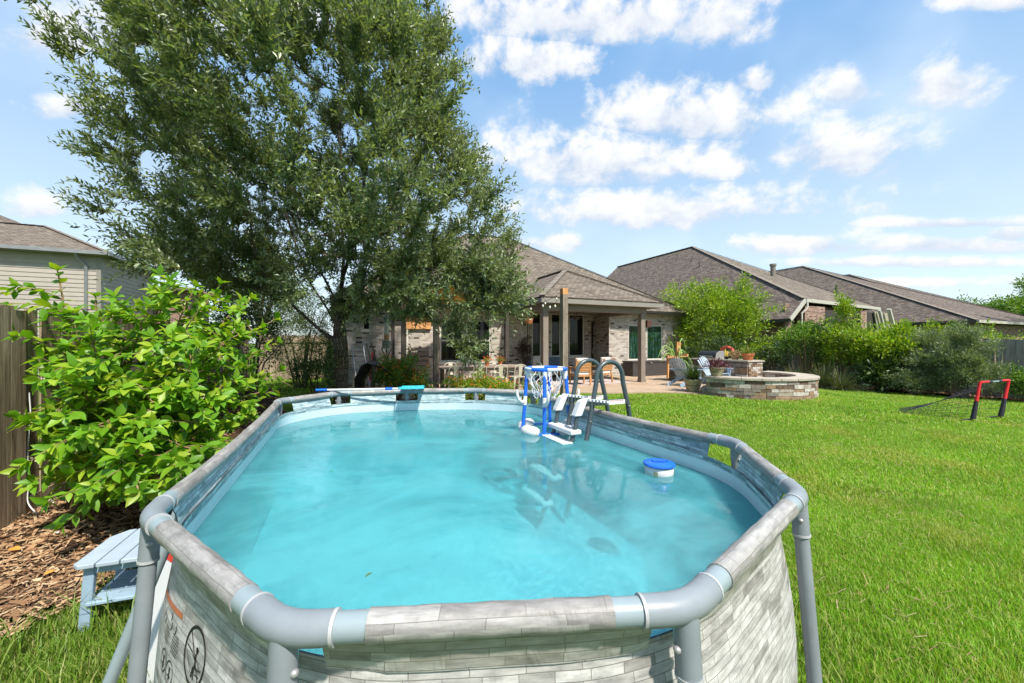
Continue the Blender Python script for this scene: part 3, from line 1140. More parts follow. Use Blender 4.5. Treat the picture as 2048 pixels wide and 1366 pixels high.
for n_, z_ in ((-.41, .9), (-.5, .793), (-.62, .5), (-.71, .28)):
    st = MB().hexa([LP(-.22, n_ - .06, z_ - .022), LP(-.22, n_ + .06, z_ - .022), LP(.22, n_ + .06, z_ - .022), LP(.22, n_ - .06, z_ - .022), LP(-.22, n_ - .06, z_ + .022), LP(-.22, n_ + .06, z_ + .022), LP(.22, n_ + .06, z_ + .022), LP(.22, n_ - .06, z_ + .022)])
    st.build('step', white_m, lad, bevel=.012)
for e in (-.175, .175):
    for n_, z_ in ((.235, 1.1), (-.235, .98)):
        MB().lathe([(.001, 0), (.01, .002), (.011, .01), (.001, .014)], 10, tuple(LP(e - .022, n_, z_))).build('bolt', alu_m, lad)

# floating basketball hoop
hp = thing('floating_hoop', 'blue and white floating basketball hoop with rope net', 'pool toy', (.365, 4.3, .808))
HR, HZ = .215, .655
seg = 16
for k in range(8):
    a0, a1 = 2 * math.pi * k / 8, 2 * math.pi * (k + 1) / 8
    pts = [(HR * math.cos(a0 + (a1 - a0) * t / 4), HR * math.sin(a0 + (a1 - a0) * t / 4), HZ) for t in range(5)]
    MB().tube(pts, .021 if k % 2 else .0185, 10).build('rim_segment', hoopblue_m if k % 2 else white_m, hp, 50)
leg_a = [R(200), R(262), R(-20), R(75)]
for a in leg_a:
    top = Vector((HR * math.cos(a), HR * math.sin(a), HZ))
    bot = Vector((.27 * math.cos(a), .27 * math.sin(a), -.02))
    lg = MB().tube([top, top.lerp(bot, .42)], .019, 10).build('leg', hoopblue_m, hp, 50)
    MB().tube([top.lerp(bot, .42), top.lerp(bot, .56)], .022, 10).build('white_joint', white_m, lg, 50)
    MB().tube([top.lerp(bot, .56), bot], .019, 10).build('lower_leg', hoopblue_m, lg, 50)
    MB().tube([top - Vector((0, 0, .1)), top - Vector((0, 0, .02))], .024, 10).build('white_collar', white_m, lg, 50)
    # curved ball catcher arm
    o = Vector((math.cos(a + .4), math.sin(a + .4), 0))
    m_ = top.lerp(bot, .5)
    MB().tube([m_, m_ + o * .05 + Vector((0, 0, -.01)), m_ + o * .1 + Vector((0, 0, .03)), m_ + o * .115 + Vector((0, 0, .09)), m_ + o * .115 + Vector((0, 0, .13))], [.022, .02, .018, .015, .008], 8).build('catch_hook', white_m, lg, 50)
for k, a in enumerate((R(228), R(318), R(20), R(140))):
    pts = []
    for t in range(9):
        b = a + (t - 4) * .1
        pts.append((.275 * math.cos(b), .275 * math.sin(b), .02))
    MB().tube(pts, [.032, .05, .058, .061, .062, .061, .058, .05, .032], 12).build('float', white_m, hp, 60)
bl = MB().tube([(.27 * math.cos(6.2832 * k / 24), .27 * math.sin(6.2832 * k / 24), 0) for k in range(24)], .017, 8, closed=True)
bl.build('base_ring', hoopblue_m, hp, 50)
net = MB()
r4 = random.Random(8)
for k in range(12):
    for s_ in (-1, 1):
        pts = []
        for t in range(10):
            f = t / 9
            a = 2 * math.pi * k / 12 + s_ * f * .9 + .12 * math.sin(f * 9 + k)
            rr = HR * (1 - .5 * f) + .012 * math.sin(f * 14 + k * 2)
            pts.append((rr * math.cos(a), rr * math.sin(a), HZ - .015 - .3 * f + .02 * math.sin(f * 7 + k * 1.3)))
        net.tube(pts, .0032, 5)
o = net.build('rope_net', rope_m, hp, 60)
tag(o, kind='stuff')

# chlorine dispenser
cd = thing('chlorine_dispenser', 'round floating chlorine dispenser with blue lid and white body', 'pool float', (1.06, 2.87, .808))
MB().lathe([(.001, -.05), (.07, -.05), (.074, -.03), (.094, -.02), (.1, -.012), (.1, .05), (.097, .054), (.001, .054)], 36).build('body', white_m, cd, 40)
lid = MB().lathe([(.09, .054), (.108, .055), (.112, .062), (.108, .072), (.09, .078), (.06, .083), (.058, .078), (.001, .078)], 36).build('lid', hoopblue_m, cd, 40)
MB().b2((-.05, -.012, .078), (.05, .012, .094)).build('grip', hoopblue_m, lid, bevel=.006)
MB().lathe([(.06, -.13), (.068, -.05)], 24).build('basket', hoopblue_m, cd, 40)
mb = MB()
for k in range(5):
    a = R(-128 + 3 * k)
    mb.box((.1012 * math.cos(a), .1012 * math.sin(a), .012), (.002, .006, .034), a)
lb_ = mb.build('printed_label', M('olive label print', (.2, .24, .16), .5), cd)

# skimmer net lying along the far rim
pA, pB = at(632, 779, 5.15), at(848, 775.5, 5.38)
zz = RIM + .058
pA.z = pB.z = zz
sk = thing('skimmer_net', 'long white pole skimmer with teal net lying on the far rim', 'skimmer', pA)
dv = (pB - pA)
ln = dv.length
sd = Vector((-dv.y, dv.x, 0)).normalized()
dv.normalize()
MB().tube([Vector((0, 0, 0)), dv * .14], .0185, 12).build('handle_grip', hoopblue_m, sk, 50)
MB().tube([dv * .14, dv * (ln * .76)], .0135, 12).build('pole', white_m, sk, 50)
MB().tube([dv * (ln * .63), dv * (ln * .7)], .0175, 12).build('lock_grip', hoopblue_m, sk, 50)
fr = [dv * (ln * .76), dv * (ln * .78) - sd * .13, dv * ln - sd * .12, dv * (ln * 1.0) + sd * .12, dv * (ln * .78) + sd * .13]
MB().tube([p + Vector((0, 0, .012)) for p in fr], .011, 8, closed=True).build('net_frame', teal_m, sk, 50)
nv, nf = [], []
for i in range(9):
    for j in range(7):
        p = fr[1].lerp(fr[2], i / 8).lerp(fr[4].lerp(fr[3], i / 8), j / 6)
        e = min(i, 8 - i) / 4 * min(j, 6 - j) / 3
        nv.append(p + Vector((0, 0, .014 - .0 * e + .012 * math.sin(i * 1.7 + j))))
for i in range(8):
    for j in range(6):
        nf.append((i * 7 + j, i * 7 + j + 1, i * 7 + j + 8, i * 7 + j + 7))
MB().add(nv, nf).build('net', teal_m, sk, 60)

# ------------------------------------------------------------------ lawn furniture in front
so = Vector((-2.62, 2.44, 0))
st = thing('step_stool', 'pale blue slatted resin stool beside the pool on rough grass', 'stool', so, R(20))
# local: x to the right, y away
ux = .46
TH = .405
sw = [.118, .118, .118, .118]
x = -.04
for k in range(4):
    y0, y1 = -.06, .43
    c = .035 if k == 0 else .0
    pts = [(x + c, y0, TH), (x + .112, y0, TH), (x + .112, y1, TH), (x + c * 2, y1, TH), (x, y1 - c * 2.6, TH), (x, y0 + c, TH)] if k == 0 else [(x, y0, TH), (x + .112, y0, TH), (x + .112, y1, TH), (x, y1, TH)]
    MB().slab(pts, .026, (0, 0, 1)).build('top_slat', bluewood2_m, st, bevel=.005)
    x += .119
for (lx, ly, dx) in ((.0, .0, -.03), (.0, .36, -.03), (.4, .0, .03), (.4, .36, .03)):
    MB().beam((lx + .03, ly, TH - .026), (lx + .03 + dx, ly, -.02), .036, .055, (1, 0, 0)).build('leg', bluewood_m, st, bevel=.006)
for ly in (.0, .36):
    MB().beam((.0, ly, TH - .06), (.46, ly, TH - .06), .022, .04).build('apron', bluewood_m, st, bevel=.004)
for k in range(3):
    MB().beam((.02 + .0 * k, .02 + .13 * k, .15), (.43, .02 + .13 * k, .15), .115, .022).build('lower_slat', bluewood_m, st, bevel=.005)

kb = thing('body_board', 'white board with red and blue stripes leaning behind the pool leg', 'board', (-1.86, 2.02, .0), R(-30))
prof = [(-.16, 0), (.16, 0), (.17, .3), (.16, .62), (.1, .75), (0, .79), (-.1, .75), (-.16, .62), (-.17, .3)]
tilt = Matrix.Rotation(R(-16), 4, 'X')


def board(lo, hi, name, mat, th, parent):
    pts = [p for p in prof if lo <= p[1] <= hi]
    ex = []
    for zc in (lo, hi):
        w = float(np.interp(zc, [0, .3, .62, .75, .79], [.16, .17, .16, .1, .0]))
        ex += [(w, zc), (-w, zc)]
    q = sorted(set(pts + ex), key=lambda p: math.atan2(p[1] - (lo + hi) / 2, p[0]))
    front = [tilt @ Vector((p[0], -th / 2, p[1])) for p in q]
    return MB().slab(front, th).build(name, mat, parent)


bd = board(0, .79, 'deck', white_m, .04, kb)
board(.56, .6, 'red_stripe', redtool_m, .046, kb)
board(.6, .73, 'blue_stripe', hoopblue_m, .046, kb)

# soccer goal
g0 = at(1944, 848, 8.55)
g1 = at(1994, 843, 8.85)
g0.z = g1.z = 0
gl = thing('soccer_goal', 'small pop-up goal with red and black sleeves and black net', 'goal', g0)
B0, B1 = Vector((0, 0, 0)), g1 - g0
B1.x += .06
lean = Vector((.15, -.02, .89))
T0, T1 = B0 + lean, B1 + lean + Vector((.03, 0, .02))
back = Vector((-1.25, 1.02, .05))
tipb = back + Vector((.15, .55, 0))
for nm, a, b, m_, r_ in (('top_bar', T0, T0.lerp(T1, .28), red_m, .025), ('top_bar', T0.lerp(T1, .28), T0.lerp(T1, .74), blackf_m, .026), ('top_bar', T0.lerp(T1, .74), T1, red_m, .025)):
    MB().tube([a, b], r_, 10).build(nm, m_, gl, 50)
for b_, t_ in ((B0, T0), (B1, T1)):
    MB().tube([t_, b_.lerp(t_, .55)], [.024, .032], 10).build('post_sleeve', red_m, gl, 50)
    MB().tube([b_.lerp(t_, .55), b_.lerp(t_, .12)], [.034, .046], 10).build('post_sleeve', blackf_m, gl, 50)
    MB().tube([b_.lerp(t_, .14), b_ - Vector((0, 0, .05))], .008, 6).build('ground_spike', blackp_m, gl, 50)
f0, f1 = B0.lerp(T0, .13), B1.lerp(T1, .13)
m0, m1 = B0 + Vector((-.28, .1, .03)), B1 + Vector((-.3, .1, .04))
for a, b in ((f0, m0), (m0, back), (f1, m1), (m1, tipb), (back, tipb)):
    MB().tube([a, b], .017, 8).build('base_rod', blackf_m if (a - back).length > .01 else orange_m, gl, 50)
MB().tube([m0.lerp(back, .62) + Vector((0, 0, .01)), back + Vector((0, 0, .012))], .026, 8).build('base_strap', orange_m, gl, 50)
MB().tube([back + Vector((0, 0, .012)), back.lerp(tipb, .8) + Vector((0, 0, .012))], .024, 8).build('base_strap', orange_m, gl, 50)
net = MB()


def gnet(s_, t_):
    top = T0.lerp(T1, s_)
    bot = back.lerp(tipb, s_)
    p = top.lerp(bot, t_)
    p.z = top.z * (1 - t_) ** 1.9 + .045
    return p


for i in range(9):
    net.tube([gnet(i / 8, t / 14) for t in range(15)], .0034, 4, cap=False)
for j in range(1, 20):
    net.tube([gnet(s_ / 6, j / 20) for s_ in range(7)], .0034, 4, cap=False)
for sd_, A_, T_, K_ in ((0, B0, T0, back), (1, B1, T1, tipb)):
    for j in range(1, 14):
        t = j / 14
        q = gnet(sd_, t)
        net.tube([q, A_.lerp(K_, t) + Vector((0, 0, .03))], .0028, 4, cap=False)
    for j in range(1, 7):
        net.tube([(A_.lerp(K_, k / 8) + Vector((0, 0, .03))).lerp(gnet(sd_, k / 8), j / 7) for k in range(9)], .0028, 4, cap=False)
tag(net.build('goal_net', blackf_m, gl, uv=False), kind='stuff')
mb = MB()
dr = (T1 - T0).normalized()
for k in range(6):                               # the bar's small pale green lettering is too far away to read
    p0 = T0.lerp(T1, .38) + dr * (.038 * k)
    fw = Vector((dr.y, -dr.x, 0)) * .028
    sl = dr * .008
    pts = [[(0, 0), (0, .022)], [(0, .022), (.02, .022)], [(0, .011), (.018, .011)]][:2 + k % 2] + [[(.018, 0), (.018, .022)]][:(k + 1) % 2] + [[(0, 0), (.02, 0)]][:k % 3]
    for a, b in pts:
        mb.tube([p0 + fw + dr * a[0] + sl * a[1] * 40 + Vector((0, 0, a[1] - .011)), p0 + fw + dr * b[0] + sl * b[1] * 40 + Vector((0, 0, b[1] - .011))], .0028, 4)
mb.build('bar_lettering', M('pale green lettering', (.45, .7, .55), .6), gl, uv=False)

# ------------------------------------------------------------------ the house
PZ = .25
house = thing('brick_house', 'single storey light brick house with brown shingle hip roof', 'house', (0, 0, PZ), ANG)


def wall_open(mb, a, b, z0, z1, holes, depth=.13):
    """vertical wall from plan point a to b (outer face on the right hand when walking a to b), holes [(s0,s1,z0,z1)]"""
    a, b = Vector((*a, 0)), Vector((*b, 0))
    L_ = (b - a).length
    d = (b - a) / L_
    inn = Vector((-d.y, d.x, 0)) * depth
    xs = sorted({0, L_, *[h[0] for h in holes], *[h[1] for h in holes]})
    zs = sorted({z0, z1, *[h[2] for h in holes], *[h[3] for h in holes]})
    P = lambda s_, z, o=Vector(): a + d * s_ + o + Vector((0, 0, z))
    for x0, x1 in zip(xs, xs[1:]):
        for q0, q1 in zip(zs, zs[1:]):
            cx, cz = (x0 + x1) / 2, (q0 + q1) / 2
            if any(h[0] < cx < h[1] and h[2] < cz < h[3] for h in holes):
                continue
            mb.poly([P(x0, q0), P(x1, q0), P(x1, q1), P(x0, q1)])
    for x0, x1, q0, q1 in holes:
        mb.poly([P(x0, q0), P(x0, q0, inn), P(x1, q0, inn), P(x1, q0)])
        mb.poly([P(x0, q1, inn), P(x0, q1), P(x1, q1), P(x1, q1, inn)])
        mb.poly([P(x0, q0, inn), P(x0, q0), P(x0, q1), P(x0, q1, inn)])
        mb.poly([P(x1, q0), P(x1, q0, inn), P(x1, q1, inn), P(x1, q1)])


def window(parent, u0, u1, v, z0, z1, panes=1, sash=False, gm=None, fm=None, fw=.055):
    """in a wall of constant v that faces the camera"""
    mb = MB()
    f = fw
    y0, y1 = v + .035, v + .1
    mb.b2((u0, y0, z0), (u0 + f, y1, z1)).b2((u1 - f, y0, z0), (u1, y1, z1)).b2((u0 + f, y0, z0), (u1 - f, y1, z0 + f)).b2((u0 + f, y0, z1 - f), (u1 - f, y1, z1))
    w = (u1 - u0) / panes
    for k in range(1, panes):
        mb.b2((u0 + w * k - f * .7, y0, z0 + f), (u0 + w * k + f * .7, y1, z1 - f))
    o = mb.build('window', fm or vinyl_m, parent)
    if sash:
        for k in range(panes):
            MB().b2((u0 + w * k + f, y0 + .01, (z0 + z1) / 2 - .03), (u0 + w * (k + 1) - f, y1 - .004, (z0 + z1) / 2 + .03)).build('sash_bar', fm or vinyl_m, o)
    for k in range(panes):
        MB().b2((u0 + w * k + f * .7, v + .07, z0 + f * .7), (u0 + w * (k + 1) - f * .7, v + .08, z1 - f * .7)).build('pane', gm or glass_m, o)
    MB().b2((u0 - .06, v - .03, z0 - .075), (u1 + .06, v + .03, z0 - .002)).build('sill', vinyl_m, o)
    return o


VF, VB = 14.5, 15.7                        # front wall plane, patio back wall plane
UL, UR1, UR2, URE = .3, U(1047, VF), U(1218, VF), U(1362, VF)
WH = 2.95
wL = [(U(726, VF), U(740, VF), 1.93, 2.45), (U(880, VF), U(928, VF), .78, 2.36), (U(934, VF), U(982, VF), .78, 2.36)]
mb = MB()
wall_open(mb, (UL, VF), (UR1, VF), -.15, WH, [(a - UL, b - UL, c, d) for a, b, c, d in wL])
mb.build('wall', brick_m, house)
mb = MB()
wall_open(mb, (UR1, VF), (UR1, VB), 0, WH + .3, [])
mb.build('wall', brick_m, house)
wB = [(U(1047, VB) + .12, U(1059, VB), .85, 2.82), (U(1064, VB), U(1083, VB), .85, 2.82), (U(1102, VB), U(1122, VB), .85, 2.82), (U(1138, VB), U(1169, VB), .85, 2.82), (U(1182, VB), U(1207, VB), .0, 2.49)]
mb = MB()
wall_open(mb, (UR1, VB), (UR2, VB), 0, WH + .3, [(a - UR1, b - UR1, c, d) for a, b, c, d in wB])
mb.build('wall', brick_m, house)
mb = MB()
wall_open(mb, (UR2, VB), (UR2, VF), 0, WH + .3, [])
mb.build('wall', brick_m, house)
wR = [(U(1257, VF), U(1291, VF), .68, 2.32), (U(1294, VF), U(1326, VF), .68, 2.32)]
mb = MB()
wall_open(mb, (UR2, VF), (URE, VF), -.1, WH, [(a - UR2, b - UR2, c, d) for a, b, c, d in wR])
mb.build('wall', brick_m, house)
mb = MB()
wall_open(mb, (URE, VF), (URE, 27), -.1, WH, [])
mb.build('wall', brick_m, house)
mb = MB()
wall_open(mb, (UL, 27), (UL, VF), -.1, WH, [])
mb.build('wall', brick_m, house)
window(house, *wL[0][:2], VF, *wL[0][2:], fw=.03)
window(house, *wL[1][:2], VF, *wL[1][2:], sash=True)
window(house, *wL[2][:2], VF, *wL[2][2:], sash=True)
for k in range(4):
    window(house, *wB[k][:2], VB, *wB[k][2:], fw=.06)
for k in range(2):
    window(house, *wR[k][:2], VF, *wR[k][2:], gm=glass_g)
# vertical soldier course of bricks over the right wing
u_ = UR2 + .01
sold = MB().b2((0, 0, 0), (.06, .016, .2)).mesh('soldier_brick')
sold.materials.append(M('soldier course brick', (.5, .44, .37), .9, 0, .2, 3, .3, 60, rand=.2))
while u_ < URE - .06:
    o = bpy.data.objects.new('brick', sold)
    COL.objects.link(o)
    o.parent = house
    o.location = (u_, VF - .01 + random.uniform(-.003, .002), WH - .32)
    u_ += .075
# door
a, b = wB[4][:2]
dr_ = MB().b2((a + .03, VB + .05, .02), (b - .03, VB + .1, 2.46)).build('door', M('near black door paint', (.02, .018, .017), .4), house)
MB().b2((a + .14, VB + .04, .35), (b - .14, VB + .052, 2.3)).build('door_glass', glass_m, dr_)
MB().tube([(a + .09, VB + .01, .95), (a + .09, VB + .01, 1.2)], .013, 8).build('handle', steel_m, dr_)
mb = MB().b2((a, VB + .02, 0), (a + .04, VB + .12, 2.49)).b2((b - .04, VB + .02, 0), (b, VB + .12, 2.49)).b2((a + .04, VB + .02, 2.45), (b - .04, VB + .12, 2.49))
mb.build('door_frame', post_m, dr_)

# main hip roof
EV, EUR, EUL, EVB, SL = 14.1, U(1385, 14.1), -.15, 27.6, .66
t_ = (EVB - EV) / 2
zr = WH + t_ * SL
c00, c10, c11, c01 = (EUL, EV, WH), (EUR, EV, WH), (EUR, EVB, WH), (EUL, EVB, WH)
rl, rr = (EUL + t_, EV + t_, zr), (EUR - t_, EV + t_, zr)
roof = MB().slab([c00, c10, rr, rl], .07).build('roof', shingle_a, house)
MB().slab([c10, c11, rr], .07).build('roof_plane', shingle_a, roof)
MB().slab([c11, c01, rl, rr], .07).build('roof_plane', shingle_a, roof)
MB().slab([c01, c00, rl], .07).build('roof_plane', shingle_a, roof)


def hipcap(p, q, parent, mat, w=.2, up=.035):
    p, q = Vector(p), Vector(q)
    n = max(2, int((q - p).length / .3))
    mb = MB()
    for k in range(n):
        a, b = p.lerp(q, k / n), p.lerp(q, (k + 1.12) / n)
        z = Vector((0, 0, up + .004 * (k % 2)))
        mb.beam(a + z, b + z + Vector((0, 0, -.01)), w, .022)
    mb.build('ridge_cap', mat, parent)


cap_a = M('ridge cap shingle', (.2, .175, .15), .95, 0, .15, 5, .4, 60, spec=.1)
cap_b = M('dark ridge cap shingle', (.11, .095, .09), .95, 0, .15, 5, .4, 60, spec=.1)
for p, q in ((c10, rr), (c11, rr), (c00, rl), (c01, rl), (rl, rr)):
    hipcap(p, q, roof, cap_a)
# soffit, fascia and gutter
mb = MB().b2((EUL, EV, WH - .16), (EUR, VF, WH - .12)).b2((URE, VF, WH - .16), (EUR, EVB, WH - .12))
mb.build('soffit', trim_m, house)
mb = MB().b2((EUL, EV - .02, WH - .18), (EUR, EV, WH - .02)).b2((EUR, EV - .02, WH - .18), (EUR + .02, EVB, WH - .02))
mb.build('fascia', trim_m, house)
for u0_, u1_ in ((EUL, 6.05), (11.35, EUR + .02)):
    mb = MB()
    prof_ = [(0, 0), (-.1, .03), (-.13, .12), (-.115, .12), (-.09, .04), (0, .015)]
    vs = [(u, EV - .02 + p[0], WH - .15 + p[1]) for u in (u0_, u1_) for p in prof_]
    mb.add(vs, [(i, i + 6, (i + 1) % 6 + 6, (i + 1) % 6) for i in range(6)] + [(0, 1, 2, 3, 4, 5), (11, 10, 9, 8, 7, 6)])
    mb.build('gutter', gutter_m, house)
MB().tube([(EUR - .1, EV - .08, WH - .12), (EUR - .12, EV - .05, WH - .3), (URE - .12, VF - .06, WH - .55), (URE - .12, VF - .06, 0)], .05, 8).build('downspout', gutter_m, house, 40)
MB().tube([(2.35, VF - .05, WH - .15), (2.35, VF - .05, .0)], .04, 8).build('downspout', vinyl_m, house, 40)

# covered patio roof
PE, PL, PR_, PH = 11.35, 6.1, 11.3, 3.0
pk, pb = (8.7, 14.12, PH + 1.46), (8.7, 16.39, PH + 1.46)
e0, e1, e2, e3 = (PL, PE, PH), (PR_, PE, PH), (PR_, 14.18, PH), (PL, 14.18, PH)
pr = MB().slab([e0, e1, pk], .05).build('patio_roof', shingle_a, house)
MB().slab([e1, e2, pb, pk], .05).build('roof_plane', shingle_a, pr)
MB().slab([e3, e0, pk, pb], .05).build('roof_plane', shingle_a, pr)
for p, q in ((e0, pk), (e1, pk), (pk, pb)):
    hipcap(p, q, pr, cap_a)
mb = MB().b2((PL, PE, PH - .2), (PR_, PE + .03, PH - .052)).b2((PL, PE + .03, PH - .2), (PL + .03, 14.2, PH - .052)).b2((PR_ - .03, PE + .03, PH - .2), (PR_, 14.2, PH - .052))
mb.build('patio_fascia', trim_m, pr)
MB().b2((PL + .035, PE + .035, PH - .2), (PR_ - .035, VB - .02, PH - .17)).build('patio_ceiling', soffit_m, pr)
mb = MB().b2((6.3, 11.65, PH - .42), (10.75, 11.88, PH - .2)).b2((6.3, 11.88, PH - .42), (6.53, VF - .01, PH - .2)).b2((10.5, 11.88, PH - .42), (10.72, VF - .01, PH - .2))
mb.build('patio_beam', post_m, pr)
for u in (6.43, 10.6):
    po = MB().b2((u - .1, 11.66, .0), (u + .1, 11.86, PH - .42)).build('post', post_m, house, bevel=.008)
    MB().b2((u - .115, 11.645, .0), (u + .115, 11.875, .09)).build('post_base', post_m, po)

# ceiling fan, speaker
fan = thing('ceiling_fan', 'dark ceiling fan hanging under the patio roof', 'fan', W(8.9, 13.6, PZ + PH - .2), ANG)
MB().tube([(0, 0, 0), (0, 0, -.22)], .015, 8).build('rod', gutter_m, fan, 40)
MB().lathe([(.001, -.4), (.09, -.39), (.12, -.33), (.1, -.24), (.03, -.22)], 18).build('motor', gutter_m, fan, 40)
for k in range(5):
    t = 1.2566 * k + .2
    MB().beam((.1 * math.cos(t), .1 * math.sin(t), -.3), (.65 * math.cos(t), .65 * math.sin(t), -.29), .13, .012).build('blade', M('fan blade', (.07, .045, .03), .5) if k == 0 else bpy.data.materials['fan blade'], fan)
spk = thing('wall_speaker', 'small dark outdoor speaker on the patio post', 'speaker', W(10.85, 11.7, PZ + 2.2), ANG)
MB().hexa([(-.09, -.07, -.13), (.09, -.07, -.13), (.09, .07, -.13), (-.09, .07, -.13), (-.11, -.1, .13), (.11, -.1, .13), (.11, .07, .13), (-.11, .07, .13)]).build('cabinet', M('brown speaker cabinet', (.09, .04, .03), .5), spk, bevel=.01)
MB().b2((-.1, .0, -.02), (-.14, .04, .02)).build('bracket', gutter_m, spk)

# ------------------------------------------------------------------ neighbour houses on the right
def neighbour(name, label, ue, vc, ze, up, vp, zp, vf, uright, vright, wallm, porch=False, cut=0.):
    """shaded side slope facing -u with eave at ue, front slope facing -v; peak (up, vp, zp); ridge runs back to vf"""
    h = thing(name, label, 'house', W(ue, vc, 0), ANG)
    q = lambda u, v, z: (u - ue, v - vc, z)
    # slope of the side plane
    s1 = (zp - ze) / (up - ue)
    D = q(ue, vc, ze)
    C = q(ue + cut, vc, ze + cut * s1)
    PK = q(up, vp, zp)
    RF = q(up, vf, zp)
    EF = q(ue, vf, ze)
    RR = q(uright, vright, ze + cut * s1)
    rf = MB().slab([D, C, PK, RF, EF] if cut else [D, PK, RF, EF], .12, (-.6, 0, .8)).build('roof', shingle_b, h)
    MB().slab([C, RR, PK], .1, (0, -.4, .9)).build('roof_plane', shingle_a if porch else shingle_b, rf)  # with porch, lighter shingles paint the sunlight on the front slope
    MB().slab([RR, q(uright, vf, ze), RF, PK], .1, (.4, 0, .9)).build('roof_plane', shingle_b, rf)
    hipcap(C, PK, rf, cap_a, .26, .05)
    hipcap(PK, RF, rf, cap_b, .26, .05)
    hipcap(RR, PK, rf, cap_b, .26, .05)
    w = MB()
    wall_open(w, (.45, .5), (uright - ue - .4, .5 + vright - vc), 0, ze + cut * s1 - .2, [])
    wall_open(w, (.45, vf - vc), (.45, .5), 0, ze + .1, [])
    w.build('wall', wallm, h)
    mb = MB()
    mb.beam(Vector(D) - Vector((.02, 0, .1)), Vector(EF) - Vector((.02, 0, .1)), .14, .16)
    mb.build('gutter', gutter_m, h)
    mb = MB()
    mb.beam(Vector(C) - Vector((0, .03, .08)), Vector(RR) - Vector((0, .03, .08)), .14, .17)
    if cut:
        mb.beam(Vector(D) - Vector((.02, .05, .07)), Vector(C) - Vector((.02, .05, .07)), .05, .2)
    mb.build('front_fascia', cream_m, h)
    return h, q


n1, q1 = neighbour('brick_house', 'brown brick neighbour house with big dark shingle roof and pale porch trim', 20.4, 12.3, 2.93, 29, 25.7, 10.2, 36, 31.3, 13.5, redbrick_m, True, 1.2)
# its porch: shade inside painted as dark panels, pillars and pale gable trim
MB().b2((3.0, .38, .0), (6.2, .46, 3.5)).build('porch_shade_panel', M('deep porch shade', (.035, .03, .026), .9), n1)
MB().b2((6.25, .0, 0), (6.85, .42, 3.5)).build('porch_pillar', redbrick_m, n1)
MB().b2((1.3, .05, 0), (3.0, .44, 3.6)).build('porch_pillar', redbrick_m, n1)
MB().b2((6.9, .36, .8), (9.8, .46, 3.5)).build('porch_shade_panel', bpy.data.materials['deep porch shade'], n1)
mb = MB().beam((9.2, 0, 3.7), (10.6, 0, .9), .12, .18, (0, 1, 0)).beam((8.4, .1, 3.6), (9.4, .1, 1.5), .1, .12, (0, 1, 0))
mb.build('rake_board', cream_m, n1)
MB().slab([(8.2, .3, 3.55), (9.6, .3, 3.5), (10.5, .3, 1.0), (9.0, .3, 1.0)], .06).build('gable_panel', M('olive beige panel', (.3, .28, .2), .7), n1)
MB().tube([(1.3, -.06, 3.75), (1.25, -.1, 3.5), (.95, .0, 3.2), (.95, .0, .2)], .05, 8).build('downspout', cream_m, n1, 40)
vp_ = at(1546, 560, 27.5)
uu, vv_ = UV(vp_.x, vp_.y)
vent = MB().lathe([(.2, -.55), (.2, .0), (.16, .02), (.16, .95), (.21, .97), (.21, 1.1), (.05, 1.12)], 14).build('flue_pipe', M('painted flue pipe', (.17, .15, .12), .6), n1, 40)
vent.location = (uu - 20.4, vv_ - 12.3, vp_.z)
for px, py, dy, hh in ((1341, 592, 29, .45), (1223, 545, 40, .9), (1385, 545, 33, .35), (1400, 556, 31, .35)):
    p = at(px, py, dy)
    a, b = UV(p.x, p.y)
    o = MB().tube([(0, 0, -.6), (0, 0, hh)], .06 if hh < .4 else .09, 8).build('vent_pipe', shingle_b if False else M('vent pipe %d' % px, (.13, .1, .085), .6), n1, 40)
    # stand the pipe on the side slope
    zz_ = 2.93 + (a - 20.4) * (10.2 - 2.93) / (29 - 20.4)
    o.location = (a - 20.4, b - 12.3, zz_)
n2, q2 = neighbour('brick_house', 'dark shingle roofed neighbour house second along the row', 38, 11.3, 3.2, 47.3, 27.1, 10.15, 40, 54, 11.5, redbrick_m)
n3, q3 = neighbour('brick_house', 'farthest dark hip roofed house in the row at right', 57, 16, 4.0, 66.9, 32.2, 11.4, 45, 76, 16.5, redbrick_m)
for n_, k in ((n2, 9), (n3, 7)):
    MB().tube([(3.5, 7 + k * .3, 3.2 + 3.5 * .75), (3.5, 7 + k * .3, 3.2 + 3.5 * .75 + 1.1)], .09, 8).build('vent_pipe', gutter_m, n_, 40)

# ------------------------------------------------------------------ neighbour house on the left (two storeys, lap siding)
lc = at(200, 506, 17.2)
lu, lv = UV(lc.x, lc.y)
ln_ = thing('siding_house', 'two storey beige lap siding house behind the left fence', 'house', W(lu, lv, 0), ANG)
LE = lc.z
for k in range(30):
    z = k * (LE - .05) / 30
    h_ = (LE - .05) / 30
    MB().hexa([(-12, -.03, z), (-.06, -.03, z), (-.06, .02, z), (-12, .02, z), (-12, -.008, z + h_ + .01), (-.06, -.008, z + h_ + .01), (-.06, .02, z + h_ + .01), (-12, .02, z + h_ + .01)]).build('siding_board', siding_m, ln_)
    MB().hexa([(-.02, .06, z), (.03, .06, z), (.03, 5.4, z), (-.02, 5.4, z), (-.02, .06, z + h_ + .01), (.008, .06, z + h_ + .01), (.008, 5.4, z + h_ + .01), (-.02, 5.4, z + h_ + .01)]).build('siding_board', siding_m, ln_)
MB().b2((-.1, -.05, 0), (.05, .1, LE)).build('corner_board', trim_m, ln_)
MB().b2((-12, .03, 0), (-.04, 5.4, LE)).build('core_wall', trim_m, ln_)
OV = .35
a0, a1, a2 = (-12, -OV, LE), (OV, -OV, LE), (OV, 5.8, LE)
S2 = .45
rp = (-3.2, 3.2, LE + 3.55 * S2)
rp2 = (-12, 3.2, LE + 3.55 * S2)
lr = MB().slab([a0, a1, rp, rp2], .1).build('roof', shingle_a, ln_)
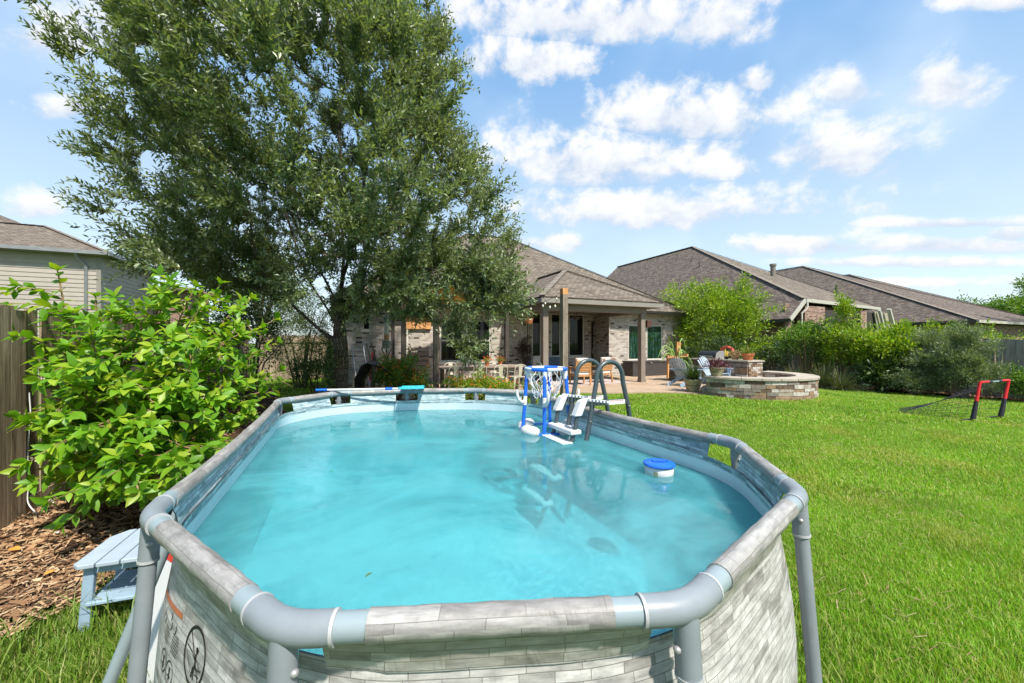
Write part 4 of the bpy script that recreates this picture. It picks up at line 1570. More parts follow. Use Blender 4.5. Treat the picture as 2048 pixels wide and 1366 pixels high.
MB().slab([a1, a2, rp], .1).build('roof_plane', shingle_a, lr)
MB().slab([a2, (-12, 6.8, LE), rp2, rp], .1).build('roof_plane', shingle_a, lr)
hipcap(a1, rp, lr, cap_a)
hipcap(rp, rp2, lr, cap_b)
# taller roof behind
b0, b1, b2 = (-14, 2.2, LE + .9), (-3.4, 2.2, LE + .9), (-3.4, 12, LE + .9)
tp_, tp2 = (-7.2, 5.5, LE + 3.0), (-14, 5.5, LE + 3.0)
MB().slab([b0, b1, tp_, tp2], .1).build('roof_plane', shingle_a, lr)
MB().slab([b1, b2, (-7.2, 9, LE + 3.0), tp_], .1).build('roof_plane', shingle_a, lr)
hipcap(b1, tp_, lr, cap_a)
mb = MB().beam((-12, -OV - .05, LE - .06), (OV + .05, -OV - .05, LE - .06), .12, .15).beam((OV + .05, -OV, LE - .06), (OV + .05, 5.8, LE - .06), .12, .15)
mb.build('gutter', M('grey gutter', (.2, .21, .22), .5), ln_)
MB().b2((-12, -OV, LE - .16), (OV, 0, LE - .12)).build('soffit', trim_m, ln_)
MB().tube([(-.62, -.4, LE - .1), (-.6, -.3, LE - .28), (-.42, -.08, LE - .6), (-.42, -.08, .2)], .055, 8).build('downspout', bpy.data.materials['grey gutter'], ln_, 40)
MB().b2((-1.2, 5.45, 0), (1.6, 9.5, LE - .8)).build('brick_wing', redbrick_m, ln_)
MB().slab([(-1.6, 5.1, LE - .8), (2.0, 5.1, LE - .8), (2.0, 9.8, LE - .8), (-1.6, 9.8, LE - .6)], .12, (0, 0, 1)).build('roof_plane', shingle_a, lr)
# low lean-to roof edge over the fence
MB().slab([(-9, -3.2, 3.35), (-3.4, -3.2, 3.35), (-3.9, -.1, 4.1), (-9, -.1, 4.1)], .1).build('porch_roof', shingle_a, ln_)
MB().b2((-9, -3.3, 3.15), (-3.4, -3.2, 3.34)).build('porch_fascia', cream_m, ln_)
mb = MB()
for x_ in (-8.8, -6.2, -3.6):
    mb.b2((x_, -3.1, 0), (x_ + .12, -2.98, 3.2))
mb.build('porch_post', cream_m, ln_)

# ------------------------------------------------------------------ fences
def fence(name, label, u, v0, v1, h, bw, mat, face, kick=0., zf=None):
    f = thing(name, label, 'fence', W(u, v0, 0), ANG)
    me_list = []
    for k in range(3):
        mb = MB().b2((-.009, 0, 0), (.009, bw - .006 - .003 * k, h))
        me = mb.mesh('board')
        me.materials.append(mat)
        me_list.append(me)
    n = int((v1 - v0) / bw)
    for k in range(n):
        o = bpy.data.objects.new('board', me_list[k % 3])
        COL.objects.link(o)
        o.parent = f
        p = W(u, v0 + k * bw, 0)
        z = ghf(p.x, p.y) if zf is None else zf
        o.location = (face * .02 + random.uniform(-.006, .006), k * bw, z + kick + random.uniform(-.015, .015))
        o.rotation_euler = (random.uniform(-.012, .012), 0, random.uniform(-.03, .03))
        o.scale = (1, 1, random.uniform(.985, 1.015))
    for z in (.3, h * .5, h - .25):
        MB().b2((-face * .01, 0, z), (-face * .05, n * bw, z + .09)).build('rail', mat, f)
    k = 0
    while k * 2.4 < v1 - v0:
        MB().b2((-face * .05, k * 2.4, 0), (-face * .14, k * 2.4 + .09, h - .05)).build('post', mat, f)
        k += 1
    return f


fence('board_fence', 'grey weathered board fence along the right side of the yard', 19.05, 3.0, 18.5, 1.84, .142, fence_m, -1)
fl = fence('board_fence', 'mossy brown board fence at the left edge of the yard', -2.84, 4.2, 17, 1.9, .178, fenceL_m, 1, .18)
MB().b2((.0, 0.55, .0), (.04, 9, .2)).build('kick_board', fenceL_m, fl)
# one near board that reaches the soil
for k in range(6):
    MB().b2((.036, .14 + k * .2, .0), (.058, .334 + k * .2, 2.07 + .02 * math.sin(k * 2.2))).build('board', fenceL_m, fl)
# gate fence beyond the left side of the house
gf = thing('gate_fence', 'brown board gate between the houses behind the oak', 'gate', W(-2.8, 19, 0), ANG)
for k in range(17):
    MB().b2((k * .18, random.uniform(-.01, .01), .22), (k * .18 + .172, .02, 2.05 + random.uniform(-.01, .01))).build('board', fenceL_m, gf)
MB().b2((0, -.05, 1.75), (3.06, -.012, 1.84)).build('rail', fenceL_m, gf)

cb = MB()
pts = [at(58, 785, 3.98), at(61, 830, 3.98), at(57, 870, 3.98), at(55, 910, 3.96), at(58, 960, 3.95), at(55, 1000, 3.94), at(66, 1020, 3.93), at(85, 1036, 3.9), at(104, 1042, 3.86), at(104, 1046, 3.83)]
sp_ = []
for i in range(len(pts) - 1):
    for t in range(4):
        p0, p1, p2, p3 = pts[max(i - 1, 0)], pts[i], pts[i + 1], pts[min(i + 2, len(pts) - 1)]
        f = t / 4
        sp_.append(.5 * ((2 * p1) + (p2 - p0) * f + (2 * p0 - 5 * p1 + 4 * p2 - p3) * f * f + (3 * p1 - p0 - 3 * p2 + p3) * f ** 3))
cbl = cb.tube(sp_, .006, 6).build('white_cable', white_m, None, 60)
tag(cbl, 'thin white cable hanging down the left fence to the mulch', 'cable')

# ------------------------------------------------------------------ patio furniture
def gpos(px, py, g=PZ):
    y = (CAM_Z - g) * FPX / (py - HOR)
    return Vector(((px - 1024) / FPX * y, y, g))


# storage box
bx0, bx1 = U(1266, 13.75), U(1336, 13.75)
db = thing('storage_box', 'brown woven resin storage box under the right wing windows', 'storage box', W(bx0, 13.75, PZ), ANG)
wd = bx1 - bx0
MB().b2((0, 0, 0), (wd, .66, .6)).build('body', wicker_m, db, bevel=.01)
ld = MB().b2((-.02, -.025, .6), (wd + .02, .68, .67)).build('lid', wicker_m, db, bevel=.012)
MB().b2((wd / 2 - .05, -.04, .57), (wd / 2 + .05, -.026, .61)).build('latch', steel_m, ld)


def teak_chair(loc, rz, label):
    c = thing('teak_armchair', label, 'chair', loc, rz, 'teak patio armchairs')
    for x in (-.27, .27):
        MB().beam((x, .27, 0), (x, .25, .6), .045, .05).build('leg', teak_m, c)
        MB().beam((x, -.3, 0), (x, -.22, .45), .045, .05).build('leg', teak_m, c)
        MB().beam((x, -.22, .45), (x, -.34, .92), .04, .05).build('back_post', teak_m, c)
        MB().beam((x, -.28, .6), (x, .32, .62), .06, .03).build('arm', teak_m, c)
    for k in range(7):
        z = .5 + .055 * k
        MB().beam((-.25, -.235 - .115 * (z - .45) / .47, z), (.25, -.235 - .115 * (z - .45) / .47, z), .018, .052).build('back_slat', teak_m, c)
    MB().b2((-.27, -.25, .3), (.27, .27, .35)).build('seat_frame', teak_m, c)
    MB().b2((-.25, -.23, .35), (.25, .27, .44)).build('seat_cushion', fabric_m, c, bevel=.03)
    MB().b2((-.24, -.24, .45), (.24, -.12, .95)).build('back_cushion', fabric_m, c, bevel=.03)
    return c


teak_chair(gpos(1160, 769), R(14), 'teak armchair just left of the pool ladder arches')
teak_chair(gpos(1203, 765), R(40), 'teak armchair seen through the pool ladder arches')
# rug under the chairs
rg = MB().b2((-1.5, -.9, 0), (1.5, .9, .008)).build('rug', M('faded pink grey rug', (.42, .35, .33), .95, 0, .3, 14, .2, 300))
rg.location = W(8.6, 12.6, PZ + .004)
rg.rotation_euler = (0, 0, ANG)
tag(rg, 'faded patterned rug under the teak patio chairs', 'rug')

sf = thing('outdoor_sofa', 'off white outdoor sofa against the patio back wall', 'sofa', W(8.1, 15.05, PZ), ANG)
MB().b2((-1.05, -.4, .12), (1.05, .42, .3)).build('base', teak_m, sf)
for k in range(3):
    MB().b2((-1.03 + .69 * k, -.4, .3), (-.36 + .69 * k, .25, .46)).build('seat_cushion', fabric_m, sf, bevel=.04)
    MB().b2((-1.03 + .69 * k, .2, .44), (-.36 + .69 * k, .42, .92)).build('back_cushion', fabric_m, sf, bevel=.05)
for x in (-1.08, 1.0):
    MB().b2((x, -.4, .0), (x + .09, .42, .62)).build('arm', teak_m, sf)
for x in (-.7, .55, .75):
    p_ = MB().box((0, 0, 0), (.44, .14, .42), 0, R(-14)).build('pillow', pillow_m, sf, bevel=.05)
    p_.location = (x, .1, .66)


def metal_chair(name, m_, loc, rz, label, group, rounded=False):
    c = thing(name, label, 'chair', loc, rz, group)
    hoop = [(-.2, -.19, .45), (-.21, -.22, .62)] + [(-.21 * math.cos(t), -.25, .68 + .15 * math.sin(t) ** .7) for t in [math.pi * k / 10 for k in range(1, 10)]] + [(.21, -.22, .62), (.2, -.19, .45)]
    MB().tube(hoop, .0125, 8).build('back_hoop', m_, c, 60)
    if rounded:
        pts = [(.2 * math.cos(t), .3 * math.sin(t) * (1 if math.sin(t) < 0 else 1)) for t in [6.2832 * k / 20 for k in range(20)]]
        MB().slab([(p[0], -.25 - .05 * abs(p[0]), .62 + p[1] * .72) for p in pts], .008, (0, 1, 0)).build('back_shell', m_, c, 40)
    else:
        MB().hexa([(-.055, -.2, .45), (.055, -.2, .45), (.055, -.195, .45), (-.055, -.195, .45), (-.07, -.256, .83), (.07, -.256, .83), (.07, -.25, .83), (-.07, -.25, .83)]).build('back_splat', m_, c)
    MB().slab([(-.19, -.2, .46), (.19, -.2, .46), (.21, .2, .46), (-.21, .2, .46)], .03, (0, 0, 1)).build('seat', m_, c, bevel=.012)
    for x, y in ((-.18, -.18), (.18, -.18), (.19, .18), (-.19, .18)):
        MB().hexa([(x * 1.3 - .012, y * 1.3 - .012, 0), (x * 1.3 + .012, y * 1.3 - .012, 0), (x * 1.3 + .012, y * 1.3 + .012, 0), (x * 1.3 - .012, y * 1.3 + .012, 0), (x - .03, y - .03, .44), (x + .03, y - .03, .44), (x + .03, y + .03, .44), (x - .03, y + .03, .44)]).build('leg', m_, c)
    for sgn in (-1, 1):
        MB().tube([(sgn * .2, -.21, .6), (sgn * .25, -.1, .62), (sgn * .26, .08, .6), (sgn * .2, .16, .46)], .0115, 8).build('arm', m_, c, 60)
    return c


tb = thing('dining_table', 'long grey plank dining table under the shade sail', 'table', W(4.15, 11.85, PZ), ANG)
for k in range(6):
    MB().b2((-1.35, -.48 + .16 * k, .715), (1.35, -.326 + .16 * k, .765)).build('plank', barn_m, tb, bevel=.004)
for x in (-1.1, 1.1):
    for y in (-.36, .36):
        MB().b2((x - .05, y - .05, 0), (x + .05, y + .05, .715)).build('leg', barn_m, tb)
MB().b2((-1.1, -.4, .63), (1.1, -.36, .715)).build('apron', barn_m, tb)
nth = ('leftmost', 'second from left', 'third from left', 'rightmost')
for k, u in enumerate((3.15, 3.82, 4.5, 5.1)):
    metal_chair('metal_chair', metalcream_m, W(u, 11.12, PZ), ANG + R((-6, 4, -3, 8)[k]), 'cream metal chair on the near side of the dining table, %s' % nth[k], 'cream metal dining chairs')
for k, u in enumerate((3.5, 5.05)):
    metal_chair('metal_chair', metalcream_m, W(u, 12.62, PZ), ANG + math.pi, 'cream metal chair on the far side of the dining table, at %s' % ('left', 'right')[k], 'cream metal dining chairs')
metal_chair('metal_chair', metalgreen_m, W(5.95, 11.75, PZ), ANG + R(95), 'sage green rounded metal chair at the right end of the dining table', 'green metal end chairs', True)
metal_chair('metal_chair', metalgreen_m, W(2.35, 11.8, PZ), ANG + R(-85), 'sage green rounded metal chair at the left end of the dining table', 'green metal end chairs', True)

# posts and shade sail over the dining table
def wood_post(px, y, top_py, w, label, fresh=0, m_=None, base=PZ):
    p = at(px, HOR, y)
    zt = CAM_Z - (top_py - HOR) / FPX * y
    t = thing('wood_post', label, 'post', (p.x, p.y, base), ANG)
    MB().b2((-w / 2, -w / 2, -.03), (w / 2, w / 2, zt - base - fresh)).build('shaft', m_ or oldwood_m, t, bevel=.006)
    if fresh:
        MB().b2((-w / 2 - .001, -w / 2 - .001, zt - base - fresh), (w / 2 + .001, w / 2 + .001, zt - base)).build('fresh_top', newwood_m, t, bevel=.006)
        mb = MB()
        for k in range(7):
            z = .4 + k * .38
            mb.box((random.uniform(-.03, .04), -w / 2 - .0012, z), (.022, .003, .03))
        mb.build('wood_knot', gutter_m, t)
    return t, Vector((p.x, p.y, zt))


_, pB_top = wood_post(1128, 10.4, 577, .155, 'weathered wooden post with a fresh cut top, beside the hoop', .16, base=ghf(1.36, 10.4))
_, pA_top = wood_post(872, 11.6, 556, .15, 'weathered post left of the dining table, largest of the sail posts', 0, None, .2)
_, pC_top = wood_post(1013, 14.2, 600, .13, 'dark post behind the dining table in front of the brick wall', 0, M('dark stained post', (.05, .04, .034), .7, 0, .2, 6, .2))
_, pD_top = wood_post(807, 12.6, 600, .14, 'weathered post between the bird feeder and the pallet shelf', 0, None, .21)
_, pE_top = wood_post(786, 13.4, 600, .1, 'thin dark post directly right of the bird feeder', 0, bpy.data.materials['dark stained post'], .21)
c_ = [pA_top + Vector((.0, 0, .02)), pC_top + Vector((0, 0, 0)), W(4.6, 14.1, PZ + 3.15), pD_top + Vector((0, 0, .15))]
V_, F_ = [], []
for i in range(13):
    for j in range(13):
        s_, t2 = i / 12, j / 12
        p = c_[0].lerp(c_[1], s_).lerp(c_[3].lerp(c_[2], s_), t2)
        sag = .3 * math.sin(math.pi * s_) * math.sin(math.pi * t2) + .22 * (math.sin(math.pi * s_) * (1 - math.sin(math.pi * t2)))
        V_.append(p - Vector((0, 0, sag)))
for i in range(12):
    for j in range(12):
        F_.append((i * 13 + j, (i + 1) * 13 + j, (i + 1) * 13 + j + 1, i * 13 + j + 1))
o = MB().add([p - c_[0] for p in V_], F_).build('shade_sail', sail_m, None, 80)
o.location = c_[0]
so_ = o.modifiers.new('thick', 'SOLIDIFY')
so_.thickness = .012
tag(o, 'orange yellow shade sail stretched over the dining table', 'shade sail')

# string lights
sl = thing('string_lights', 'black string light cable with clear bulbs running from the post to the house', 'string lights', pB_top)
E1 = W(6.15, 11.35, PZ + PH - .05)
pts = [Vector((0, 0, -.06)).lerp(E1 - pB_top, t / 16) - Vector((0, 0, .28 * math.sin(math.pi * t / 16))) for t in range(17)]
pts2 = [Vector((0, 0, -.06)).lerp(pC_top - pB_top, t / 20) - Vector((0, 0, .3 * math.sin(math.pi * t / 20))) for t in range(21)]
for q in (pts, pts2):
    MB().tube(q, .006, 5).build('cable', blackp_m, sl, 60)
    for k in range(2, len(q) - 1, 4):
        b_ = MB().lathe([(.012, 0), (.014, -.05), (.012, -.055)], 8, tuple(q[k])).build('socket', blackp_m, sl, 60)
        MB().lathe([(.012, -.055), (.03, -.09), (.031, -.11), (.018, -.135), (.001, -.14)], 10, tuple(q[k])).build('bulb', bulb_m, b_, 60)

# pallet shelf and cedar board on the wall behind the dining area
ps = thing('pallet_rack', 'weathered slatted pallet rack leaning on the brick wall', 'pallet', W(U(818, 14.3), 14.32, PZ), ANG)
pw = U(858, 14.3) - U(818, 14.3)
for k in range(7):
    MB().b2((0, 0, .18 + .17 * k), (pw, .03, .30 + .17 * k)).build('slat', barn_m, ps)
for x in (0, pw / 2, pw - .09):
    MB().b2((x, .032, .0), (x + .09, .1, 1.36)).build('upright', barn_m, ps)
cb_ = thing('cedar_panel', 'orange cedar board panel fixed high on the brick wall', 'panel', W(U(812, 14.4), 14.4, PZ + 1.98), ANG)
pw = U(862, 14.4) - U(812, 14.4)
for k in range(3):
    MB().b2((0, 0, .15 * k), (pw, .04, .15 * k + .143)).build('board', newwood_m, cb_)

# bird feeder
p = at(773, HOR, 10.6)
bf = thing('bird_feeder', 'grey green bird feeder with clear seed tube on a pole', 'bird feeder', (p.x, p.y, ghf(p.x, p.y)))
zt = lambda py: CAM_Z - (py - HOR) / FPX * 10.6 - ghf(p.x, p.y)
fz = M('grey green feeder paint', (.2, .21, .17), .6)
MB().tube([(0, 0, 0), (0, 0, zt(698))], .018, 8).build('pole', gutter_m, bf)
MB().b2((-.09, -.09, zt(695)), (.09, .09, zt(684))).build('house', fz, bf)
MB().lathe([(.13, zt(697)), (.13, zt(695))], 16).build('tray', fz, bf)
MB().lathe([(.06, zt(684)), (.12, zt(683)), (.1, zt(681))], 16).build('collar', fz, bf)
MB().lathe([(.06, zt(681)), (.06, zt(645))], 16).build('seed_tube', M('cloudy clear plastic', (.42, .43, .38), .15), bf, 40)
MB().lathe([(.062, zt(680)), (.062, zt(669))], 16).build('seed', M('bird seed', (.4, .22, .08), .9), bf, 40)
MB().lathe([(.1, zt(645)), (.1, zt(643)), (.06, zt(638)), (.05, zt(634)), (.01, zt(630))], 16).build('cap', fz, bf, 40)
mb = MB()
for sgn in (-1, 1):
    mb.box((sgn * .035, -.0915, zt(689.5)), (.03, .003, .03))
mb.build('entrance_hole', blackp_m, bf)
for sgn in (-1, 1):
    MB().beam((sgn * .02, 0, zt(716)), (sgn * .13, 0, zt(697)), .02, .025).build('brace', gutter_m, bf)

# wheelbarrow tipped up, extension ladder, hand tools, condenser
p = at(738, HOR, 10.2)
wb = thing('wheelbarrow', 'black wheelbarrow stood on its nose beside the flowers', 'wheelbarrow', (p.x, p.y, ghf(p.x, p.y)), R(10))
wb.scale = (1.35, 1.35, 1.35)
rim_ = [(-.06, -.25, .02), (-.2, -.26, .25), (-.2, -.28, .5), (-.08, -.3, .74), (.02, -.3, .8), (.3, -.28, .72), (.5, -.25, .5)]
V_, F_ = [], []
for k, q in enumerate(rim_):
    w_ = (.22, .27, .3, .32, .32, .3, .26)[k]
    for j in range(7):
        t2 = (j - 3) / 3
        V_.append((q[0] + .12 * (1 - t2 * t2) * (1 if k < 5 else .3), q[1] + .25 + w_ * t2, q[2] - .06 * (1 - t2 * t2)))
for k in range(6):
    for j in range(6):
        F_.append((k * 7 + j, (k + 1) * 7 + j, (k + 1) * 7 + j + 1, k * 7 + j + 1))
o = MB().add(V_, F_).build('tub', blackp_m, wb, 60)
o.modifiers.new('thick', 'SOLIDIFY').thickness = .018
for sgn in (-1, 1):
    MB().tube([(-.02, sgn * .2, .05), (.14, sgn * .24, .6), (.0, sgn * .28, 1.15)], .018, 8).build('handle', oldwood_m, wb, 50)
MB().lathe([(.06, -.035), (.15, -.03), (.16, 0), (.15, .03), (.06, .035)], 18).build('wheel', blackp_m, wb, 40).matrix_local = Matrix.Translation((.25, 0, .16)) @ Matrix.Rotation(R(90), 4, 'X')

l0, l1 = at(716, 742, 12.2), at(703, 692, 12.9)
ell = thing('extension_ladder', 'aluminium ladder leaning against the white brick wall', 'ladder', (l0.x, l0.y, .21))
d_ = Vector((l1.x - l0.x, l1.y - l0.y, l1.z - .21))
sd = Vector((.33, .12, 0))
rl_ = [(Vector((0, 0, 0)), d_), (sd, d_ + sd)]
for a, b in rl_:
    MB().beam(a, b, .03, .07).build('rail', alu_m, ell)
for k in range(1, 10):
    MB().tube([Vector().lerp(d_, k / 10), sd + Vector().lerp(d_, k / 10)], .014, 8).build('rung', alu_m, ell, 50)

t0, t1 = at(737, 730, 13.4), at(748, 677, 13.9)
tl = thing('post_driver', 'red and black long handled tool leaning on the white wall', 'tool', (t0.x, t0.y, .21))
d_ = Vector((t1.x - t0.x, t1.y - t0.y, t1.z - .21))
MB().tube([Vector((0, 0, 0)), d_ * .95], .035, 8).build('shaft', redtool_m, tl, 50)
MB().tube([Vector((.09, 0, 0)), d_ * .85 + Vector((.07, 0, 0))], .03, 8).build('rod', blackp_m, tl, 50)
MB().tube([d_ * .9, d_ * 1.0], .055, 8).build('head', blackp_m, tl, 50)
MB().beam(d_ * .8 - Vector((.08, 0, 0)), d_ * .8 + Vector((.12, 0, 0)), .03, .03).build('grip', redtool_m, tl)

p = at(684, HOR, 17.5)
ac = thing('air_conditioner', 'grey air conditioning condenser beside the house wall', 'air conditioner', (p.x, p.y, .2), ANG)
MB().b2((-.42, -.42, .0), (.42, .42, .08)).build('pad', conc_m, ac)
for k in range(14):
    MB().b2((-.4, -.4, .1 + .055 * k), (.4, .4, .135 + .055 * k)).build('louvre', ac_m, ac)
MB().b2((-.39, -.39, .08), (.39, .39, .87)).build('coil', blackp_m, ac)
MB().b2((-.42, -.42, .87), (.42, .42, .92)).build('top', ac_m, ac)
p = at(707, HOR, 14.4)
tt = thing('storage_tote', 'dark blue storage tote behind the leaning ladder', 'tote', (p.x, p.y, .21), ANG)
MB().hexa([(-.2, -.2, 0), (.2, -.2, 0), (.2, .2, 0), (-.2, .2, 0), (-.25, -.25, .55), (.25, -.25, .55), (.25, .25, .55), (-.25, .25, .55)]).build('bin', navy_m, tt, bevel=.015)
MB().b2((-.27, -.27, .55), (.27, .27, .6)).build('lid', navy_m, tt, bevel=.01)

# ------------------------------------------------------------------ outdoor kitchen and seat wall
KU, KV, KL, KD, KH = 13.28, 9.41, 2.45, .75, .86
kt = thing('outdoor_kitchen', 'stone faced outdoor kitchen counter with brick end', 'kitchen counter', W(KU, KV, PZ), ANG)
MB().b2((.02, .02, 0), (KD - .02, KL, KH - .06)).build('core', M('mortar core', (.28, .25, .22), .95, 0, .2, 9, .4), kt)
# stones on the face towards the chairs and bricks on the end
r5 = random.Random(4)
z = 0
row = 0
while z < KH - .1:
    hgt = r5.choice((.16, .2, .24))
    hgt = min(hgt, KH - .06 - z)
    v = 0
    while v < KL - .05:
        l = min(r5.uniform(.25, .6), KL - v)
        if not (z < .5 and z + hgt > .25 and 1.0 < v + l / 2 < 1.7):
            MB().b2((-.03 - r5.uniform(0, .02), v + .006, z + .006), (.03, v + l - .006, z + hgt - .006)).build('stone', r5.choice(wallstone_m), kt, bevel=.012)
        v += l
    z += hgt
MB().b2((-.034, 1.05, .3), (.03, 1.65, .5)).build('niche', M('flat black niche', (.02, .018, .016), .9), kt)  # flat black panel among the face stones, no recess is cut
for r_ in range(10):
    x = .0 if r_ % 2 else -.1
    while x < KD - .02:
        a, b = max(x, .0), min(x + .2, KD - .01)
        if b - a > .03:
            MB().b2((a + .004, -.025 - r5.uniform(0, .008), r_ * .079 + .004), (b - .004, .02, r_ * .079 + .073)).build('brick', r5.choice((wallstone_m[1], wallstone_m[4], wallstone_m[0], wallstone_m[2])), kt)
        x += .21
for k in range(4):
    MB().b2((-.08, -.06 + k * (KL + .06) / 4 + .002, KH - .058), (KD + .06, -.06 + (k + 1) * (KL + .06) / 4 - .002, KH)).build('counter_slab', cap_m, kt, bevel=.008)

# grill on the counter
gr = thing('gas_grill', 'stainless gas grill with rounded hood on the stone counter', 'grill', W(KU + .36, KV + 1.75, PZ + KH + .002), ANG)
hp_ = [(-.3, 0), (-.31, .1), (-.26, .24), (-.1, .31), (.12, .31), (.27, .24), (.3, .1), (.3, 0)]
k_ = len(hp_)
vs = [(p[0], y, p[1]) for y in (-.4, .4) for p in hp_]
MB().add(vs, [tuple(range(k_))[::-1], tuple(range(k_, 2 * k_))]).build('hood_end', steel_m, gr)
MB().add(vs, [(i, i + 1, i + 1 + k_, i + k_) for i in range(k_ - 1)]).build('hood', blackp_m, gr, 60)
MB().tube([(-.36, -.3, .1), (-.36, .3, .1)], .014, 8).build('handle', steel_m, gr, 50)
MB().b2((-.36, -.4, .0), (-.305, .4, .05)).build('control_panel', steel_m, gr)
MB().b2((-.33, -.42, .0), (.31, -.402, .02)).build('side_lip', steel_m, gr)
wr = MB()
for t in range(1):
    pts = [(0, .26 * math.cos(math.pi * k / 14), .06 + .2 * math.sin(math.pi * k / 14)) for k in range(15)]
    wr.tube(pts, .05, 9)
    for k in range(90):
        a = random.uniform(0, math.pi)
        c2 = Vector((random.uniform(-.05, .05), (.26 + random.uniform(-.06, .06)) * math.cos(a), .06 + (.2 + random.uniform(-.05, .06)) * math.sin(a)))
        wr.box(tuple(c2), (.04, .03, .012), random.uniform(0, 3), random.uniform(0, 3))
o = wr.build('red_wreath', M('coral red petals', (.55, .1, .07), .8), None, uv=False)
o.location = W(KU + .95, KV + 1.55, PZ + 1.05)
o.rotation_euler = (0, 0, ANG)
tag(o, 'coral red flower wreath hung behind the grill', 'wreath')
# the wreath hangs on a plain hook post
hk = MB().tube([(0, 0, 0), (0, 0, 1.15)], .02, 8).build('hook_post', gutter_m, None, 50)
hk.location = W(KU + 1.02, KV + 1.55, .2)
tag(hk, 'thin dark post that holds the red wreath behind the grill', 'post')


def strap_plant(name, n, L0, mat, parent, z=0., spread=1., wid=.012, droop=1.):
    a = rng.uniform(0, 6.283, n)
    el = rng.uniform(.5, 1.45, n)
    L = L0 * rng.uniform(.6, 1.15, n)
    seg = 5
    r0 = rng.uniform(0, .05, n) * spread
    V = np.zeros((n, seg + 1, 2, 3))
    for k in range(seg + 1):
        t = k / seg
        hor = L * t * np.cos(el) * (1 + .25 * t)
        ver = L * (t * np.sin(el) - droop * .55 * t * t * np.cos(el))
        c = np.stack([np.cos(a) * (r0 + hor), np.sin(a) * (r0 + hor), z + ver], 1)
        w = wid * (1 - t) ** .6 + .0008
        s_ = np.stack([-np.sin(a), np.cos(a), np.zeros(n)], 1) * w
        V[:, k, 0], V[:, k, 1] = c - s_, c + s_
    V = V.reshape(-1, 3)
    b = np.arange(n)[:, None] * (seg + 1) * 2 + np.arange(seg)[None] * 2
    b = b.ravel()
    o = npmesh(name, V, np.stack([b, b + 1, b + 3, b + 2], 1), mat, parent)
    tag(o, kind='stuff')
    return o


def leaves(name, P, D, L, Wd, mat, parent=None, fold=.3, upb=.6):
    n = len(P)
    D = D / (np.linalg.norm(D, axis=1)[:, None] + 1e-9)
    ref = np.stack([rng.normal(0, .6, n), rng.normal(0, .6, n), np.full(n, upb)], 1)
    S = np.cross(D, ref)
    S /= np.linalg.norm(S, axis=1)[:, None] + 1e-9
    Nn = np.cross(S, D)
    L = np.broadcast_to(L, n)[:, None]
    Wd = np.broadcast_to(Wd, n)[:, None]
    m = P + D * L * .45 + Nn * Wd * fold
    V = np.stack([P, m + S * Wd * .5, P + D * L, m - S * Wd * .5], 1).reshape(-1, 3)
    b = np.arange(n) * 4
    F = np.concatenate([np.stack([b, b + 1, b + 2], 1), np.stack([b, b + 2, b + 3], 1)])
    o = npmesh(name, V, F, mat, parent)
    tag(o, kind='stuff')
    return o


def pot(name, label, loc, r, h, m_, kind, lip=True, plant_label=None):
    t = thing(name, label, 'potted plant', loc, 0)
    if kind == 'bowl':
        pr_ = [(r * .62, 0), (r * .7, .01), (r * .86, h * .45), (r * .98, h * .8), (r * 1.0, h * .84), (r * 1.06, h * .86), (r * 1.06, h), (r * .96, h), (r * .93, h * .9), (.001, h * .9)]
    else:
        pr_ = [(r * .7, 0), (r * .72, .01), (r * .95, h * .75), (r * 1.04, h * .76), (r * 1.06, h), (r * .95, h), (r * .93, h * .9), (.001, h * .9)]
    b_ = MB().lathe(pr_, 24).build('pot', m_, t, 40)
    MB().lathe([(r * .9, h * .91), (.001, h * .93)], 16).build('soil', soil_m, t, 40)
    if kind == 'bowl':
        MB().lathe([(r * .875, h * .5), (r * .905, h * .52), (r * .91, h * .55), (r * .9, h * .56)], 24).build('band', M('dark glaze band ' + name, (.09, .07, .04), .5), b_, 40)
    return t


t = pot('planter_pot', 'olive glazed planter with spiky grass at the patio edge', gpos(1386, 783), .25, .38, glaze_m, 'bowl')
strap_plant('foliage', 260, .62, dark_m, t, .36, 2, .011)
strap_plant('foliage', 60, .6, olive_m, t, .36, 2, .009)
SWC, SWR0, SWR1, SWH = Vector((7.25, 12.6, 0)), 1.47, 1.93, .52
pp = SWC + Vector((math.cos(R(219)), math.sin(R(219)), 0)) * 1.7
t = pot('planter_pot', 'olive glazed planter with purple foliage on the end of the stone seat wall', (pp.x, pp.y, PZ + SWH + .002), .2, .26, glaze_m, 'bowl')
n = 420
q = rng.normal(0, 1, (n, 3))
q /= np.linalg.norm(q, axis=1)[:, None]
q[:, 2] = np.abs(q[:, 2]) * .75 - .15
leaves('foliage', q * rng.uniform(.08, .38, n)[:, None] + [0, 0, .28], q + rng.normal(0, .5, (n, 3)), rng.uniform(.06, .12, n), .03, purple_m, t)
kp = lambda d, v: W(KU + d, KV + v, PZ + KH + .002)
t = pot('terracotta_pot', 'wide terracotta pot of spider grass on the right end of the counter', kp(.3, .22), .2, .24, terra_m, 'pot')
strap_plant('foliage', 90, .42, mid_m, t, .2, 2, .009)
strap_plant('foliage', 40, .42, dry_m, t, .2, 2, .007)
t = pot('clay_pot', 'tan clay pot with pale succulent rosettes on the middle of the counter', kp(.3, .72), .14, .12, M('tan clay', (.45, .27, .15), .8), 'pot')
n = 260
q = rng.normal(0, 1, (n, 3))
q[:, 2] = np.abs(q[:, 2])
q /= np.linalg.norm(q, axis=1)[:, None]
leaves('foliage', q * rng.uniform(.05, .24, n)[:, None] + [0, 0, .12], q, .06, .03, dry_m, t)
t = pot('dark_pot', 'small dark pot with a yellow cactus beside the grill', kp(.3, 1.08), .09, .1, blackp_m, 'pot')
